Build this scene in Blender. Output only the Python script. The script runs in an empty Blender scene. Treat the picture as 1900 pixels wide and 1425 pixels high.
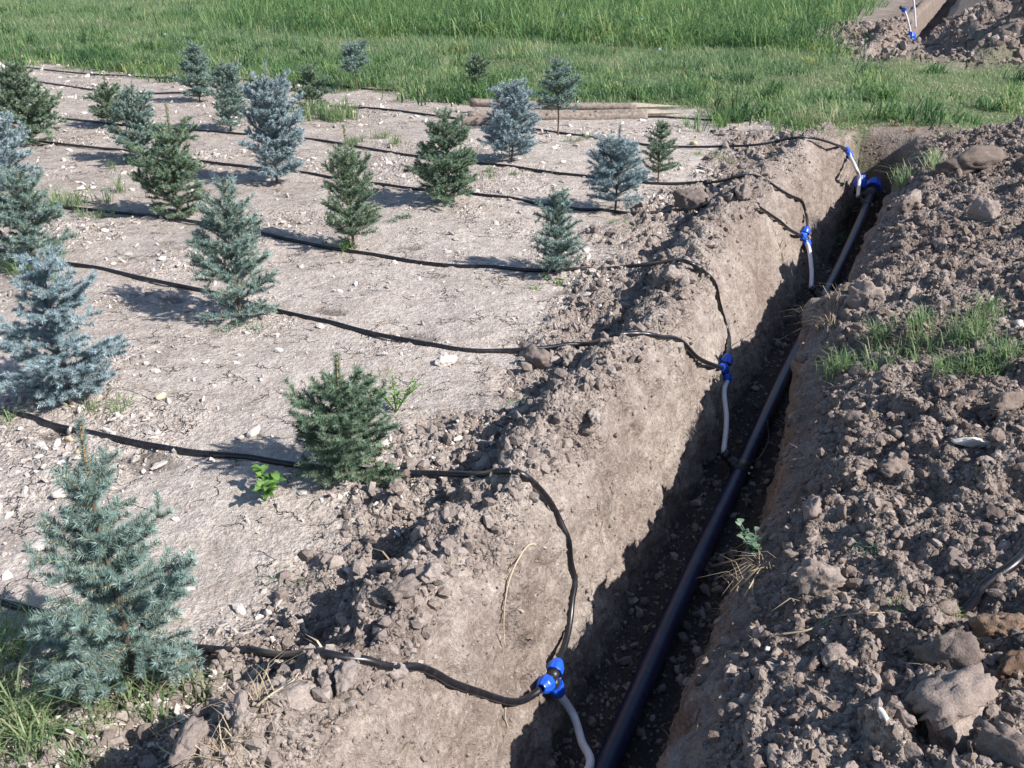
import bpy, math, random
import numpy as np
from mathutils import Vector, Matrix

random.seed(7)
rng = np.random.default_rng(7)
R = math.radians
scn = bpy.context.scene
col = scn.collection

# ------------------------------------------------------------------ camera, sky, sun, exposure
CAM_H, PITCH = 1.65, R(24.0)
cam = bpy.data.cameras.new('camera')
camo = bpy.data.objects.new('camera', cam); col.objects.link(camo)
camo.location = (0, 0, CAM_H); camo.rotation_euler = (R(90) - PITCH, 0, 0)
cam.sensor_width = 36.0; cam.lens = 36.0 * 1825 / 1900
cam.clip_start = 0.05; cam.clip_end = 2000
scn.camera = camo

SUN_EL = R(38.0)
SUN_AZ = math.atan2(0.88, -0.47)            # compass angle from +Y towards +X
world = bpy.data.worlds.new('World'); scn.world = world; world.use_nodes = True
wn = world.node_tree; wn.nodes.clear()
sky = wn.nodes.new('ShaderNodeTexSky'); sky.sky_type = 'NISHITA'; sky.sun_disc = False
sky.sun_elevation = SUN_EL; sky.sun_rotation = SUN_AZ
sky.air_density = 1.0; sky.dust_density = 0.6; sky.ozone_density = 2.0
bg = wn.nodes.new('ShaderNodeBackground'); bg.inputs['Strength'].default_value = 0.098
wo = wn.nodes.new('ShaderNodeOutputWorld')
wn.links.new(sky.outputs[0], bg.inputs[0]); wn.links.new(bg.outputs[0], wo.inputs[0])

sl = bpy.data.lights.new('sun', 'SUN'); sl.energy = 5.0; sl.angle = R(0.55); sl.color = (1.0, 0.94, 0.885)
so = bpy.data.objects.new('sun', sl); col.objects.link(so)
sdir = Vector((math.sin(SUN_AZ) * math.cos(SUN_EL), math.cos(SUN_AZ) * math.cos(SUN_EL), math.sin(SUN_EL)))
so.rotation_euler = sdir.to_track_quat('Z', 'Y').to_euler(); so.location = (6, -4, 8)
scn.view_settings.view_transform = 'Standard'; scn.view_settings.look = 'None'
scn.view_settings.gamma = 1.0; scn.view_settings.use_curve_mapping = False
scn.view_settings.exposure = 0.84

# ------------------------------------------------------------------ numpy noise
_perm = np.random.default_rng(3).permutation(4096)
def _h(ix, iy, k=0):
    return _perm[(_perm[(ix + k * 57) & 4095] + iy + k * 131) & 4095]
def perlin(x, y, seed=0):
    ix = np.floor(x).astype(np.int64); iy = np.floor(y).astype(np.int64)
    fx = x - ix; fy = y - iy
    u = fx * fx * fx * (fx * (fx * 6 - 15) + 10); v = fy * fy * fy * (fy * (fy * 6 - 15) + 10)
    def g(dx, dy):
        a = _h(ix + dx, iy + dy, seed) * (2 * math.pi / 4096)
        return np.cos(a) * (fx - dx) + np.sin(a) * (fy - dy)
    a = g(0, 0); b = g(1, 0); c = g(0, 1); d = g(1, 1)
    return ((a + (b - a) * u) * (1 - v) + (c + (d - c) * u) * v) * 1.5
def fbm(x, y, octs=4, seed=0, gain=0.5):
    r = 0; a = 1.0; f = 1.0
    for o in range(octs):
        r = r + a * perlin(x * f + 17.3 * o, y * f - 9.1 * o, seed + o); a *= gain; f *= 2.03
    return r
def cobble(x, y, seed=0, thr=0.5):
    """domes of random size and height, one per cell where the cell's dice allow it"""
    ix = np.floor(x).astype(np.int64); iy = np.floor(y).astype(np.int64)
    best = np.zeros_like(x)
    for dx in (-1, 0, 1):
        for dy in (-1, 0, 1):
            cx = ix + dx; cy = iy + dy
            h1 = _h(cx, cy, seed) / 4096.0; h2 = _h(cx, cy, seed + 1) / 4096.0
            h3 = _h(cx, cy, seed + 2) / 4096.0; h4 = _h(cx, cy, seed + 3) / 4096.0
            px = x - (cx + h1); py = y - (cy + h2)
            an = h4 * 6.283; qx = px * np.cos(an) + py * np.sin(an); qy = -px * np.sin(an) + py * np.cos(an)
            r = 0.28 + 0.5 * h3
            d = np.maximum(np.abs(qx) * 1.0, np.abs(qy) * (0.9 + .5 * h1)) * 0.6 + np.hypot(qx, qy * 1.25) * 0.5
            v = np.clip(1 - (d / r) ** 2.4, 0, 1) * r * (h4 > thr)
            best = np.maximum(best, v)
    return best
def sstep(a, b, x):
    t = np.clip((x - a) / (b - a), 0, 1); return t * t * (3 - 2 * t)

# ------------------------------------------------------------------ materials
def new_mat(name):
    m = bpy.data.materials.new(name); m.use_nodes = True
    nt = m.node_tree; nt.nodes.clear()
    out = nt.nodes.new('ShaderNodeOutputMaterial'); p = nt.nodes.new('ShaderNodeBsdfPrincipled')
    nt.links.new(p.outputs[0], out.inputs[0])
    return m, nt, p
def node(nt, t, **kw):
    n = nt.nodes.new(t)
    for k, v in kw.items():
        if k in n.inputs: n.inputs[k].default_value = v
        else: setattr(n, k, v)
    return n
def noise(nt, vec, scale, detail=4, rough=0.55, dist=0.0):
    n = node(nt, 'ShaderNodeTexNoise', Scale=scale, Detail=detail, Roughness=rough, Distortion=dist)
    nt.links.new(vec, n.inputs['Vector']); return n.outputs['Fac']
def ramp(nt, fac, stops):
    r = nt.nodes.new('ShaderNodeValToRGB'); e = r.color_ramp.elements
    while len(e) < len(stops): e.new(0.5)
    for i, (p, c) in enumerate(stops):
        e[i].position = p; e[i].color = (c[0], c[1], c[2], 1) if hasattr(c, '__len__') else (c, c, c, 1)
    nt.links.new(fac, r.inputs[0]); return r.outputs[0]
def mix(nt, fac, a, b, mode='MIX'):
    m = nt.nodes.new('ShaderNodeMix'); m.data_type = 'RGBA'; m.blend_type = mode
    if isinstance(fac, (int, float)): m.inputs[0].default_value = fac
    else: nt.links.new(fac, m.inputs[0])
    for s, x in ((6, a), (7, b)):
        if isinstance(x, tuple): m.inputs[s].default_value = (x[0], x[1], x[2], 1)
        else: nt.links.new(x, m.inputs[s])
    return m.outputs[2]
def math_(nt, op, a, b=None, clamp=False):
    m = nt.nodes.new('ShaderNodeMath'); m.operation = op; m.use_clamp = clamp
    for i, x in enumerate((a, b)):
        if x is None: continue
        if isinstance(x, (int, float)): m.inputs[i].default_value = x
        else: nt.links.new(x, m.inputs[i])
    return m.outputs[0]
def attr(nt, name):
    a = nt.nodes.new('ShaderNodeAttribute'); a.attribute_name = name; return a.outputs['Fac']

def soil_material(name):
    m, nt, p = new_mat(name)
    pos = nt.nodes.new('ShaderNodeNewGeometry').outputs['Position']
    pale = attr(nt, 'pale'); damp = attr(nt, 'damp'); green = attr(nt, 'green')
    n1 = noise(nt, pos, 2.3, 5, .6); n2 = noise(nt, pos, 14, 5, .65); n3 = noise(nt, pos, 75, 4, .7); n4 = noise(nt, pos, 320, 2, .6)
    brown = ramp(nt, n2, [(.28, (.128, .099, .083)), (.5, (.192, .152, .129)), (.72, (.275, .225, .195))])
    palec = ramp(nt, n2, [(.25, (.320, .276, .240)), (.5, (.440, .390, .348)), (.75, (.565, .515, .470))])
    f = math_(nt, 'ADD', pale, math_(nt, 'MULTIPLY', math_(nt, 'SUBTRACT', n1, .5), 1.3), True)
    f2 = math_(nt, 'ADD', f, math_(nt, 'MULTIPLY', math_(nt, 'SUBTRACT', n3, .5), .9), True)
    base = mix(nt, f2, brown, palec)
    fine = ramp(nt, n4, [(.3, .74), (.7, 1.22)]); base = mix(nt, 1.0, base, fine, 'MULTIPLY')
    mid = ramp(nt, n3, [(.3, .80), (.68, 1.16)]); base = mix(nt, 1.0, base, mid, 'MULTIPLY')
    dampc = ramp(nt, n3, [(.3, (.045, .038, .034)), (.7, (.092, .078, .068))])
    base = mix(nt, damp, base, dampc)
    grassc = ramp(nt, n2, [(.3, (.075, .110, .05)), (.6, (.13, .165, .08)), (.8, (.26, .215, .145))])
    base = mix(nt, green, base, grassc)
    # straw coloured flecks
    vor = node(nt, 'ShaderNodeTexVoronoi', Scale=42.0, feature='F1'); nt.links.new(pos, vor.inputs['Vector'])
    sepc = nt.nodes.new('ShaderNodeSeparateColor'); nt.links.new(vor.outputs['Color'], sepc.inputs[0])
    fl = math_(nt, 'MULTIPLY', math_(nt, 'GREATER_THAN', sepc.outputs[0], .93), math_(nt, 'LESS_THAN', vor.outputs['Distance'], .22))
    base = mix(nt, math_(nt, 'MULTIPLY', fl, .55), base, (.46, .41, .33))
    nt.links.new(base, p.inputs['Base Color'])
    p.inputs['Roughness'].default_value = 0.95; p.inputs['Specular IOR Level'].default_value = 0.18
    # relief: fine grain, crumb, and drying cracks on the pale crust
    crk = node(nt, 'ShaderNodeTexVoronoi', Scale=3.4, feature='DISTANCE_TO_EDGE')
    wv = nt.nodes.new('ShaderNodeVectorMath'); wv.operation = 'ADD'
    nz = node(nt, 'ShaderNodeTexNoise', Scale=9.0, Detail=4.0); nt.links.new(pos, nz.inputs['Vector'])
    sc = nt.nodes.new('ShaderNodeVectorMath'); sc.operation = 'SCALE'; sc.inputs['Scale'].default_value = .34
    nt.links.new(nz.outputs['Color'], sc.inputs[0]); nt.links.new(pos, wv.inputs[0]); nt.links.new(sc.outputs[0], wv.inputs[1])
    nt.links.new(wv.outputs[0], crk.inputs['Vector'])
    cr = ramp(nt, crk.outputs['Distance'], [(0.0, 0.0), (.022, 1.0)])
    gate = math_(nt, 'MULTIPLY', attr(nt, 'crack'), ramp(nt, noise(nt, pos, 4.1, 3, .6), [(.49, 0.0), (.56, 1.0)]))
    crinv = math_(nt, 'MULTIPLY', math_(nt, 'SUBTRACT', 1.0, cr), gate)
    h = math_(nt, 'ADD', math_(nt, 'MULTIPLY', n3, .55), math_(nt, 'MULTIPLY', n4, .22))
    h = math_(nt, 'ADD', h, math_(nt, 'MULTIPLY', n2, .8))
    for vs, vw in ((38.0, .75), (95.0, .42)):
        g1 = node(nt, 'ShaderNodeTexVoronoi', Scale=vs, feature='F1'); nt.links.new(pos, g1.inputs['Vector'])
        gs_ = nt.nodes.new('ShaderNodeSeparateColor'); nt.links.new(g1.outputs['Color'], gs_.inputs[0])
        dome = math_(nt, 'MULTIPLY', math_(nt, 'SUBTRACT', .75, g1.outputs['Distance'], True), math_(nt, 'GREATER_THAN', gs_.outputs[1], .35))
        h = math_(nt, 'ADD', h, math_(nt, 'MULTIPLY', math_(nt, 'MULTIPLY', dome, vw * 1.5), attr(nt, 'grit')))
    h = math_(nt, 'SUBTRACT', h, math_(nt, 'MULTIPLY', crinv, 3.0))
    b = node(nt, 'ShaderNodeBump', Strength=1.0, Distance=0.018)
    nt.links.new(h, b.inputs['Height']); nt.links.new(b.outputs[0], p.inputs['Normal'])
    return m

def clod_material(name, c0, c1, c2, rough=.95, bump=.006):
    m, nt, p = new_mat(name)
    tc = nt.nodes.new('ShaderNodeNewGeometry').outputs['Position']
    r = attr(nt, 'rnd')
    n2 = noise(nt, tc, 30, 5, .65); n3 = noise(nt, tc, 190, 3, .6)
    f = math_(nt, 'ADD', math_(nt, 'MULTIPLY', n2, .6), math_(nt, 'MULTIPLY', r, .4))
    base = ramp(nt, f, [(.25, c0), (.5, c1), (.78, c2)])
    base = mix(nt, 1.0, base, ramp(nt, n3, [(.3, .75), (.7, 1.2)]), 'MULTIPLY')
    nt.links.new(base, p.inputs['Base Color'])
    p.inputs['Roughness'].default_value = rough; p.inputs['Specular IOR Level'].default_value = .2
    h = math_(nt, 'ADD', math_(nt, 'MULTIPLY', n2, .9), math_(nt, 'MULTIPLY', n3, .4))
    b = node(nt, 'ShaderNodeBump', Strength=.9, Distance=bump)
    nt.links.new(h, b.inputs['Height']); nt.links.new(b.outputs[0], p.inputs['Normal'])
    return m

def leaf_material(name, stops, trans=.25, rough=.55, sheen=0.3):
    m, nt, p = new_mat(name)
    r = attr(nt, 'rnd')
    pos = nt.nodes.new('ShaderNodeNewGeometry').outputs['Position']
    n = noise(nt, pos, 1.4, 3, .6)
    f = math_(nt, 'ADD', math_(nt, 'MULTIPLY', r, .7), math_(nt, 'MULTIPLY', n, .3))
    c = ramp(nt, f, stops); nt.links.new(c, p.inputs['Base Color'])
    p.inputs['Roughness'].default_value = rough; p.inputs['Specular IOR Level'].default_value = sheen
    if trans > 0:
        tr = nt.nodes.new('ShaderNodeBsdfTranslucent'); nt.links.new(c, tr.inputs[0])
        ms = nt.nodes.new('ShaderNodeMixShader'); ms.inputs[0].default_value = trans
        out = [x for x in nt.nodes if x.type == 'OUTPUT_MATERIAL'][0]
        nt.links.new(p.outputs[0], ms.inputs[1]); nt.links.new(tr.outputs[0], ms.inputs[2]); nt.links.new(ms.outputs[0], out.inputs[0])
    return m

def plain(name, c, rough=.5, spec=.5, var=.0, scale=40, bump=0.0, dust=None):
    m, nt, p = new_mat(name)
    p.inputs['Roughness'].default_value = rough; p.inputs['Specular IOR Level'].default_value = spec
    pos = nt.nodes.new('ShaderNodeNewGeometry').outputs['Position']
    n = noise(nt, pos, scale, 4, .6)
    c0 = tuple(x * (1 - var) for x in c); c1 = tuple(min(1, x * (1 + var)) for x in c)
    b = ramp(nt, n, [(.3, c0), (.7, c1)])
    if dust:
        d = noise(nt, pos, scale * 1.7, 5, .7)
        b = mix(nt, ramp(nt, d, [(.52, 0.0), (.75, dust)]), b, (.30, .25, .21))
    nt.links.new(b, p.inputs['Base Color'])
    if bump:
        bn = node(nt, 'ShaderNodeBump', Strength=.6, Distance=bump); nt.links.new(n, bn.inputs['Height']); nt.links.new(bn.outputs[0], p.inputs['Normal'])
    return m

M = {}
M['soil'] = soil_material('dry_soil')
M['clod'] = clod_material('soil_clod', (.135, .106, .090), (.210, .170, .147), (.325, .272, .240))
M['clod_pale'] = clod_material('dry_soil_clod', (.15, .122, .108), (.22, .185, .165), (.32, .278, .252))
M['crust'] = clod_material('crust_chip', (.34, .30, .27), (.46, .42, .385), (.60, .56, .525))
M['redclod'] = clod_material('damp_red_clod', (.10, .065, .045), (.17, .115, .08), (.27, .20, .15))
M['tan_stone'] = clod_material('tan_stone', (.38, .30, .19), (.47, .38, .25), (.56, .47, .34), .8, .002)
M['pale_stone'] = clod_material('pale_stone', (.46, .42, .37), (.56, .52, .47), (.65, .61, .56), .85, .003)
M['grass'] = leaf_material('grass_blades', [(.05, (.075, .150, .070)), (.36, (.165, .270, .125)), (.62, (.285, .370, .180)), (.90, (.48, .44, .29))], .5)
M['tallgrass'] = leaf_material('tall_grass_blades', [(.05, (.028, .075, .035)), (.38, (.100, .200, .075)), (.66, (.225, .345, .120)), (.93, (.43, .43, .21))], .5)
M['dry'] = leaf_material('dry_stalks', [(.1, (.20, .15, .10)), (.5, (.34, .27, .18)), (.9, (.52, .45, .33))], .1, .8)
M['weed'] = leaf_material('weed_leaves', [(.1, (.06, .15, .03)), (.5, (.12, .25, .055)), (.9, (.22, .36, .10))], .35)
M['weedblue'] = leaf_material('grey_green_leaves', [(.1, (.07, .13, .08)), (.5, (.13, .21, .14)), (.9, (.21, .29, .20))], .3)
M['n_blue'] = leaf_material('blue_spruce_needles', [(.1, (.125, .19, .205)), (.45, (.245, .335, .365)), (.75, (.38, .47, .50)), (.95, (.47, .55, .585))], .12, .5, .35)
M['n_teal'] = leaf_material('grey_green_spruce_needles', [(.1, (.080, .135, .120)), (.45, (.165, .245, .218)), (.75, (.27, .37, .33)), (.95, (.37, .46, .42))], .12, .5, .35)
M['n_green'] = leaf_material('green_spruce_needles', [(.1, (.065, .110, .075)), (.45, (.125, .195, .130)), (.75, (.21, .30, .195)), (.95, (.32, .39, .26))], .12, .5, .35)
M['twig'] = leaf_material('spruce_twig_bark', [(.1, (.14, .085, .045)), (.5, (.30, .19, .095)), (.9, (.42, .29, .16))], 0, .8)
M['bark'] = plain('spruce_trunk_bark', (.13, .095, .07), .9, .2, .35, 60, .004)
M['hose'] = plain('black_polyethylene_hose', (.010, .010, .013), .34, .5, .3, 25, 0, .12)
M['mainpipe'] = plain('dark_blue_black_main_pipe', (.008, .015, .050), .40, .5, .25, 14, 0, .14)
M['riser'] = plain('pale_riser_tube', (.62, .62, .66), .4, .5, .05, 25, 0, .15)
M['blue'] = plain('blue_plastic_nut', (.012, .085, .56), .34, .5, .12, 30)
M['blackfit'] = plain('black_fitting_plastic', (.018, .018, .02), .42, .5, .2, 30)
M['steel'] = plain('steel_screw', (.45, .43, .40), .4, .6, .1)
M['wood'] = plain('weathered_stake_wood', (.21, .175, .15), .9, .15, .45, 30, .010)
M['woodcut'] = plain('pale_cut_wood', (.36, .31, .25), .85, .2, .25, 40, .003)
M['chicory'] = plain('pale_blue_petals', (.35, .42, .75), .6, .3, .1)

# ------------------------------------------------------------------ object helpers
def tag(o, label=None, cat=None, group=None, kind=None):
    if label: o['label'] = label
    if cat: o['category'] = cat
    if group: o['group'] = group
    if kind: o['kind'] = kind
    return o
def empty(name, loc, label, cat, group=None):
    o = bpy.data.objects.new(name, None); col.objects.link(o); o.location = loc
    o.empty_display_size = .1
    return tag(o, label, cat, group)
def np_mesh(name, V, faces_flat, sizes, mats, matidx=None, rnd=None, smooth=False, extra=None):
    me = bpy.data.meshes.new(name)
    V = np.asarray(V, np.float32); sizes = np.asarray(sizes, np.int32); ff = np.asarray(faces_flat, np.int32)
    me.vertices.add(len(V)); me.vertices.foreach_set('co', V.ravel())
    me.loops.add(len(ff)); me.loops.foreach_set('vertex_index', ff)
    me.polygons.add(len(sizes)); st = np.concatenate(([0], np.cumsum(sizes)[:-1])).astype(np.int32)
    me.polygons.foreach_set('loop_start', st)
    for m in mats: me.materials.append(m)
    if matidx is not None: me.polygons.foreach_set('material_index', np.asarray(matidx, np.int32))
    me.update(calc_edges=True)
    me.polygons.foreach_set('use_smooth', np.full(len(sizes), smooth, bool))
    if rnd is not None:
        a = me.attributes.new('rnd', 'FLOAT', 'POINT'); a.data.foreach_set('value', np.asarray(rnd, np.float32))
    for k, v in (extra or {}).items():
        a = me.attributes.new(k, 'FLOAT', 'POINT'); a.data.foreach_set('value', np.asarray(v, np.float32))
    return me
def link(name, me, parent=None):
    o = bpy.data.objects.new(name, me); col.objects.link(o)
    if parent is not None: o.parent = parent
    return o

class Geo:
    """collects pieces with their own material slot and per-point random value"""
    def __init__(s): s.V = []; s.F = []; s.S = []; s.MI = []; s.Rn = []; s.n = 0
    def add(s, V, F, mi=0, rnd=.5):
        V = np.asarray(V, float).reshape(-1, 3); F = np.asarray(F, int)
        s.V.append(V); s.F.append((F + s.n).ravel()); s.S.append(np.full(len(F), F.shape[1])); s.MI.append(np.full(len(F), mi))
        s.Rn.append(np.broadcast_to(np.asarray(rnd, float), (len(V),))); s.n += len(V)
    def mesh(s, name, mats, smooth=False):
        return np_mesh(name, np.concatenate(s.V), np.concatenate(s.F), np.concatenate(s.S), mats, np.concatenate(s.MI), np.concatenate(s.Rn), smooth)

def frames(P):
    P = np.asarray(P, float); T = np.gradient(P, axis=0); T /= np.linalg.norm(T, axis=1)[:, None] + 1e-9
    up = np.array([0, 0, 1.0]) if abs(T[0][2]) < .9 else np.array([1.0, 0, 0])
    A = []; a = np.cross(T[0], up); a /= np.linalg.norm(a)
    for t in T:
        a = a - t * np.dot(a, t); a /= np.linalg.norm(a) + 1e-9; A.append(a)
    A = np.array(A); return T, A, np.cross(T, A)
def tube(P, r, n=8, caps=True):
    P = np.asarray(P, float); r = np.broadcast_to(np.asarray(r, float), (len(P),))
    T, A, B = frames(P); an = np.arange(n) * 2 * math.pi / n
    V = (P[:, None] + r[:, None, None] * (np.cos(an)[None, :, None] * A[:, None] + np.sin(an)[None, :, None] * B[:, None])).reshape(-1, 3)
    i = np.arange(len(P) - 1)[:, None] * n; j = np.arange(n)[None]; k = (j + 1) % n
    F = np.stack([i + j, i + k, i + n + k, i + n + j], -1).reshape(-1, 4)
    tri = None
    if caps:
        V = np.concatenate([V, P[:1], P[-1:]]); c0 = len(V) - 2; c1 = len(V) - 1; L = (len(P) - 1) * n
        tri = np.array([(c0, (q + 1) % n, q) for q in range(n)] + [(c1, L + q, L + (q + 1) % n) for q in range(n)])
    return V, F, tri
def add_tube(g, P, r, n=8, mi=0, rnd=.5, caps=True):
    V, F, tri = tube(P, r, n, caps); g.add(V, F, mi, rnd)
    if tri is not None:
        base = g.n - len(V); g.F.append((tri + base).ravel()); g.S.append(np.full(len(tri), 3)); g.MI.append(np.full(len(tri), mi))
def spline(P, per=8):
    P = np.asarray(P, float); Q = np.concatenate([[2 * P[0] - P[1]], P, [2 * P[-1] - P[-2]]]); out = []
    for i in range(1, len(Q) - 2):
        t = np.linspace(0, 1, per, endpoint=False)[:, None]
        a, b, c, d = Q[i - 1], Q[i], Q[i + 1], Q[i + 2]
        out.append(.5 * ((2 * b) + (-a + c) * t + (2 * a - 5 * b + 4 * c - d) * t ** 2 + (-a + 3 * b - 3 * c + d) * t ** 3))
    out.append(P[-1:]); return np.concatenate(out)

# ------------------------------------------------------------------ terrain sheet, laid out along the trench
AX = R(24.0); CA, SA = math.cos(AX), math.sin(AX)       # trench runs 24 degrees right of the view
def st2xy(s, t): return s * SA + t * CA, s * CA - t * SA
def xy2st(x, y): return x * SA + y * CA, x * CA - y * SA

rows = [-60, -40, -25, -15, -9, -5, -3, -2, -1.3, -.8, -.4, 0, .2, .35]
s = .5
while s < 26:
    rows.append(s); s += (.0050 if s < 11.5 else .0072) * math.hypot(s, 1.5)
while s < 50: rows.append(s); s += 1.2
rows += [60, 75, 95, 130, 180, 260, 400]
S = np.array(rows, float); NS = len(S)
def sp(xs, ys): return np.interp(S, xs, ys)
j1 = perlin(S * 1.9, S * 0 + .5, 40); j2 = perlin(S * 2.3, S * 0 + 3.5, 41); j3 = perlin(S * 1.6, S * 0 + 7.5, 42); j4 = perlin(S * 6.1, S * 0 + 9.5, 43)
inn = sstep(10.45, 10.12, S) + sstep(21.4, 21.9, S) * sstep(60, 50, S)        # inside a trench
hp = sstep(10.6, 9.2, S)
hp2 = sstep(16.0, 19.5, S) * sstep(60, 40, S)
rid = sstep(10.3, 9.3, S) + sstep(18.5, 20.5, S) * sstep(60, 40, S)
tc = sp([0, 1.2, 1.6, 2.5, 3.06, 3.9, 5.3, 6.4, 7.3, 9.4], [-1.16, -1.14, -1.08, -1.11, -1.12, -1.09, -1.22, -1.25, -1.27, -1.12]) + .03 * j1
zc = (.155 + .035 * j2 + .025 * j4) * rid
tb = sp([0, 1, 10, 22], [-.82, -.82, -.84, -1.25]) + .012 * j4 - .02 * j3
shift2 = sp([12, 20], [0, -.45])
K = []
K.append((sp([0, 1], [-400, -400]), 0 * S))
K.append((sp([0, 1], [-15, -15]), 0 * S))
K.append((sp([0, 1], [-8, -8]), 0 * S))
K.append((sp([0, 1], [-4, -4]), 0 * S))
K.append((tc - .85 + .1 * j3 + shift2, -.005 * rid))
K.append((tc - .19 + .05 * j4 + shift2, (-.035 + .02 * j3) * rid))
K.append((tc - .05 + shift2, zc * .95))
K.append((tc + .05 + shift2, zc))
K.append((np.minimum(tc + .16, -.96) + shift2 + .01 * j4, zc * .45 - .05 * inn))
pit = .22 * sstep(7.6, 8.2, S) * sstep(10.2, 9.7, S)
K.append((tb + shift2 * .3, (-.62 - pit) * inn))
K.append((sp([0, 1], [-.48, -.48]) + .02 * j2 + shift2, (-.62 - pit) * inn))
lipr = sp([0, 1.6, 3, 3.7, 4.3, 4.75, 5.1, 5.4, 6.4, 7.7, 9.2], [-.37, -.37, -.36, -.40, -.47, -.54, -.47, -.38, -.42, -.38, -.34]) + .018 * j4 + .025 * perlin(S * 3.1, S * 0 + 4.4, 47) + .012 * perlin(S * 11, S * 0 + 4.4, 48)
zr = sp([0, 3.2, 4.2, 4.8, 5.3, 10], [-.07, -.06, -.01, .03, -.02, -.03])
K.append((lipr + shift2, (zr + .035 * perlin(S * 2.7, S * 0 + 1.4, 49)) * (hp + hp2) - .03 * inn))
K.append((lipr + .24 + shift2, (zr + .150 + .03 * j1) * (hp + hp2)))
K.append((.95 + .12 * j2, (.43 + .05 * j3 + .04 * j1) * hp + .95 * hp2))
K.append((2.6 + 0 * S, (.40 + .05 * j2) * hp + 1.05 * hp2))
K.append((4.8 + 0 * S, 0 * S))
K.append((15 + 0 * S, 0 * S)); K.append((400 + 0 * S, 0 * S))
CN = [10, 60, 100, 95, 66, 18, 10, 12, 52, 32, 38, 26, 100, 70, 36, 14, 8]
KT = np.stack([k[0] for k in K]); KZ = np.stack([k[1] for k in K])
uu = np.concatenate([i + np.linspace(0, 1, n, endpoint=False) for i, n in enumerate(CN)] + [[len(CN)]])
uu[:10] = np.array([0, .3, .55, .72, .82, .89, .93, .96, .98, .992])[:10]
NU = len(uu); ki = np.minimum(uu.astype(int), len(CN) - 1); fr = uu - ki
T2 = (KT[ki] * (1 - fr)[:, None] + KT[ki + 1] * fr[:, None]).T       # NS x NU
Z2 = (KZ[ki] * (1 - fr)[:, None] + KZ[ki + 1] * fr[:, None]).T
ker = np.array([1, 3, 6, 9, 10, 9, 6, 3, 1.]); ker /= ker.sum()
def smooth_u(Aa):
    P = np.pad(Aa, ((0, 0), (4, 4)), mode='edge'); return sum(P[:, i:i + Aa.shape[1]] * ker[i] for i in range(9))
lo, hi = 260, NU - 40
T3 = smooth_u(T2); Z3 = smooth_u(Z2); T2[:, lo:hi] = T3[:, lo:hi]; Z2[:, lo:hi] = Z3[:, lo:hi]
S2 = np.repeat(S[:, None], NU, 1)
# arc length across, for noise that does not stretch down the walls
dA = np.hypot(np.diff(T2, axis=1), np.diff(Z2, axis=1)); arc = np.concatenate([np.zeros((NS, 1)), np.cumsum(dA, 1)], 1)
ref = np.argmin(np.abs(uu - 4.0)); arc = arc - arc[:, ref:ref + 1] - 4.0
# normals of the base sheet (in s,t,z)
gu_t = np.gradient(T2, axis=1); gu_z = np.gradient(Z2, axis=1)
ds = np.gradient(S)[:, None]; gs_t = np.gradient(T2, axis=0) / ds; gs_z = np.gradient(Z2, axis=0) / ds
# tangent u=(0,gu_t,gu_z)  tangent s=(1,gs_t,gs_z)   (coords s,t,z) ; normal = u x s oriented up
nx_ = gu_t * gs_z - gu_z * gs_t; ny_ = gu_z; nz_ = -gu_t
ln = np.sqrt(nx_ ** 2 + ny_ ** 2 + nz_ ** 2) + 1e-12; nS = -nx_ / ln; nT = -ny_ / ln; nZ = -nz_ / ln
sg = np.sign(nZ + 1e-9); sg[np.abs(nZ) < .02] = 1
nS *= sg; nT *= sg; nZ *= sg
U2 = np.repeat(uu[None], NS, 0)
near = sstep(30, 14, np.abs(S2)) * sstep(30, 12, np.abs(T2))
meadow_edge = np.interp(T2, [-40, -14, -9.2, -5.1, -2.8, -1.35, -.6, .6, 3, 8], [11.8, 11.6, 10.9, 10.55, 10.95, 10.3, 10.35, 10.9, 11.6, 12.2]) + .45 * fbm(T2 * .9, S2 * .9, 3, 11) + .45 * fbm(T2 * 2.6, S2 * 2.6, 3, 17)
green = sstep(-.25, .3, S2 - meadow_edge)
spoil2 = sstep(15.6, 17.6, S2 + .8 * fbm(T2 * .5, S2 * .5, 3, 15) - .9 * np.clip(-T2 - .6, 0, 9) + .25 * T2) * sstep(-3.6, -2.4, T2 + .5 * fbm(T2, S2, 2, 16)) * sstep(9, 6, T2)
green = green * (1 - spoil2); green = np.maximum(green, sstep(5, 7, T2) * sstep(2, 6, S2))
wallL = sstep(7.4, 8.0, U2) * sstep(9.25, 9.0, U2); floor = sstep(8.9, 9.05, U2) * sstep(10.1, 9.95, U2); wallR = sstep(9.9, 10.05, U2) * sstep(12.1, 11.7, U2)
deep = inn[:, None]
green = green * (1 - deep * (U2 > 7.6) * (U2 < 11.2)); wallL = wallL * deep; floor = floor * deep; wallR = wallR * deep
heapR = sstep(11.2, 12.0, U2) * sstep(5.2, 4.0, T2) * np.maximum(hp, 0)[:, None]
bn = fbm(T2 * .8 + 5, S2 * .8, 3, 21)
rough = sstep(4.15, 4.7, U2 + .55 * bn) * sstep(8.1, 7.0, U2 + .8 * fbm(T2 * 3, S2 * 3, 2, 23)) * rid[:, None]                   # crumbly band beside the ridge
rough = np.maximum(rough, .75 * sstep(1.75, 1.25, S2 + .35 * bn - .5 * (T2 + 1.3)) * (U2 < 7.4) * sstep(-4, -3, T2))
patch = sstep(.05, .35, fbm(T2 * 1.1 + 3, S2 * 1.1, 3, 31)) * (U2 < 5)
plain_ = (U2 < 7.5) * (1 - green)
q = (arc, S2)
d = np.zeros_like(T2)
flat = 1 - green
d += .022 * fbm(q[0] * .9, q[1] * .9, 3, 1) * (1 - wallL) * (1 - wallR)
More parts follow.
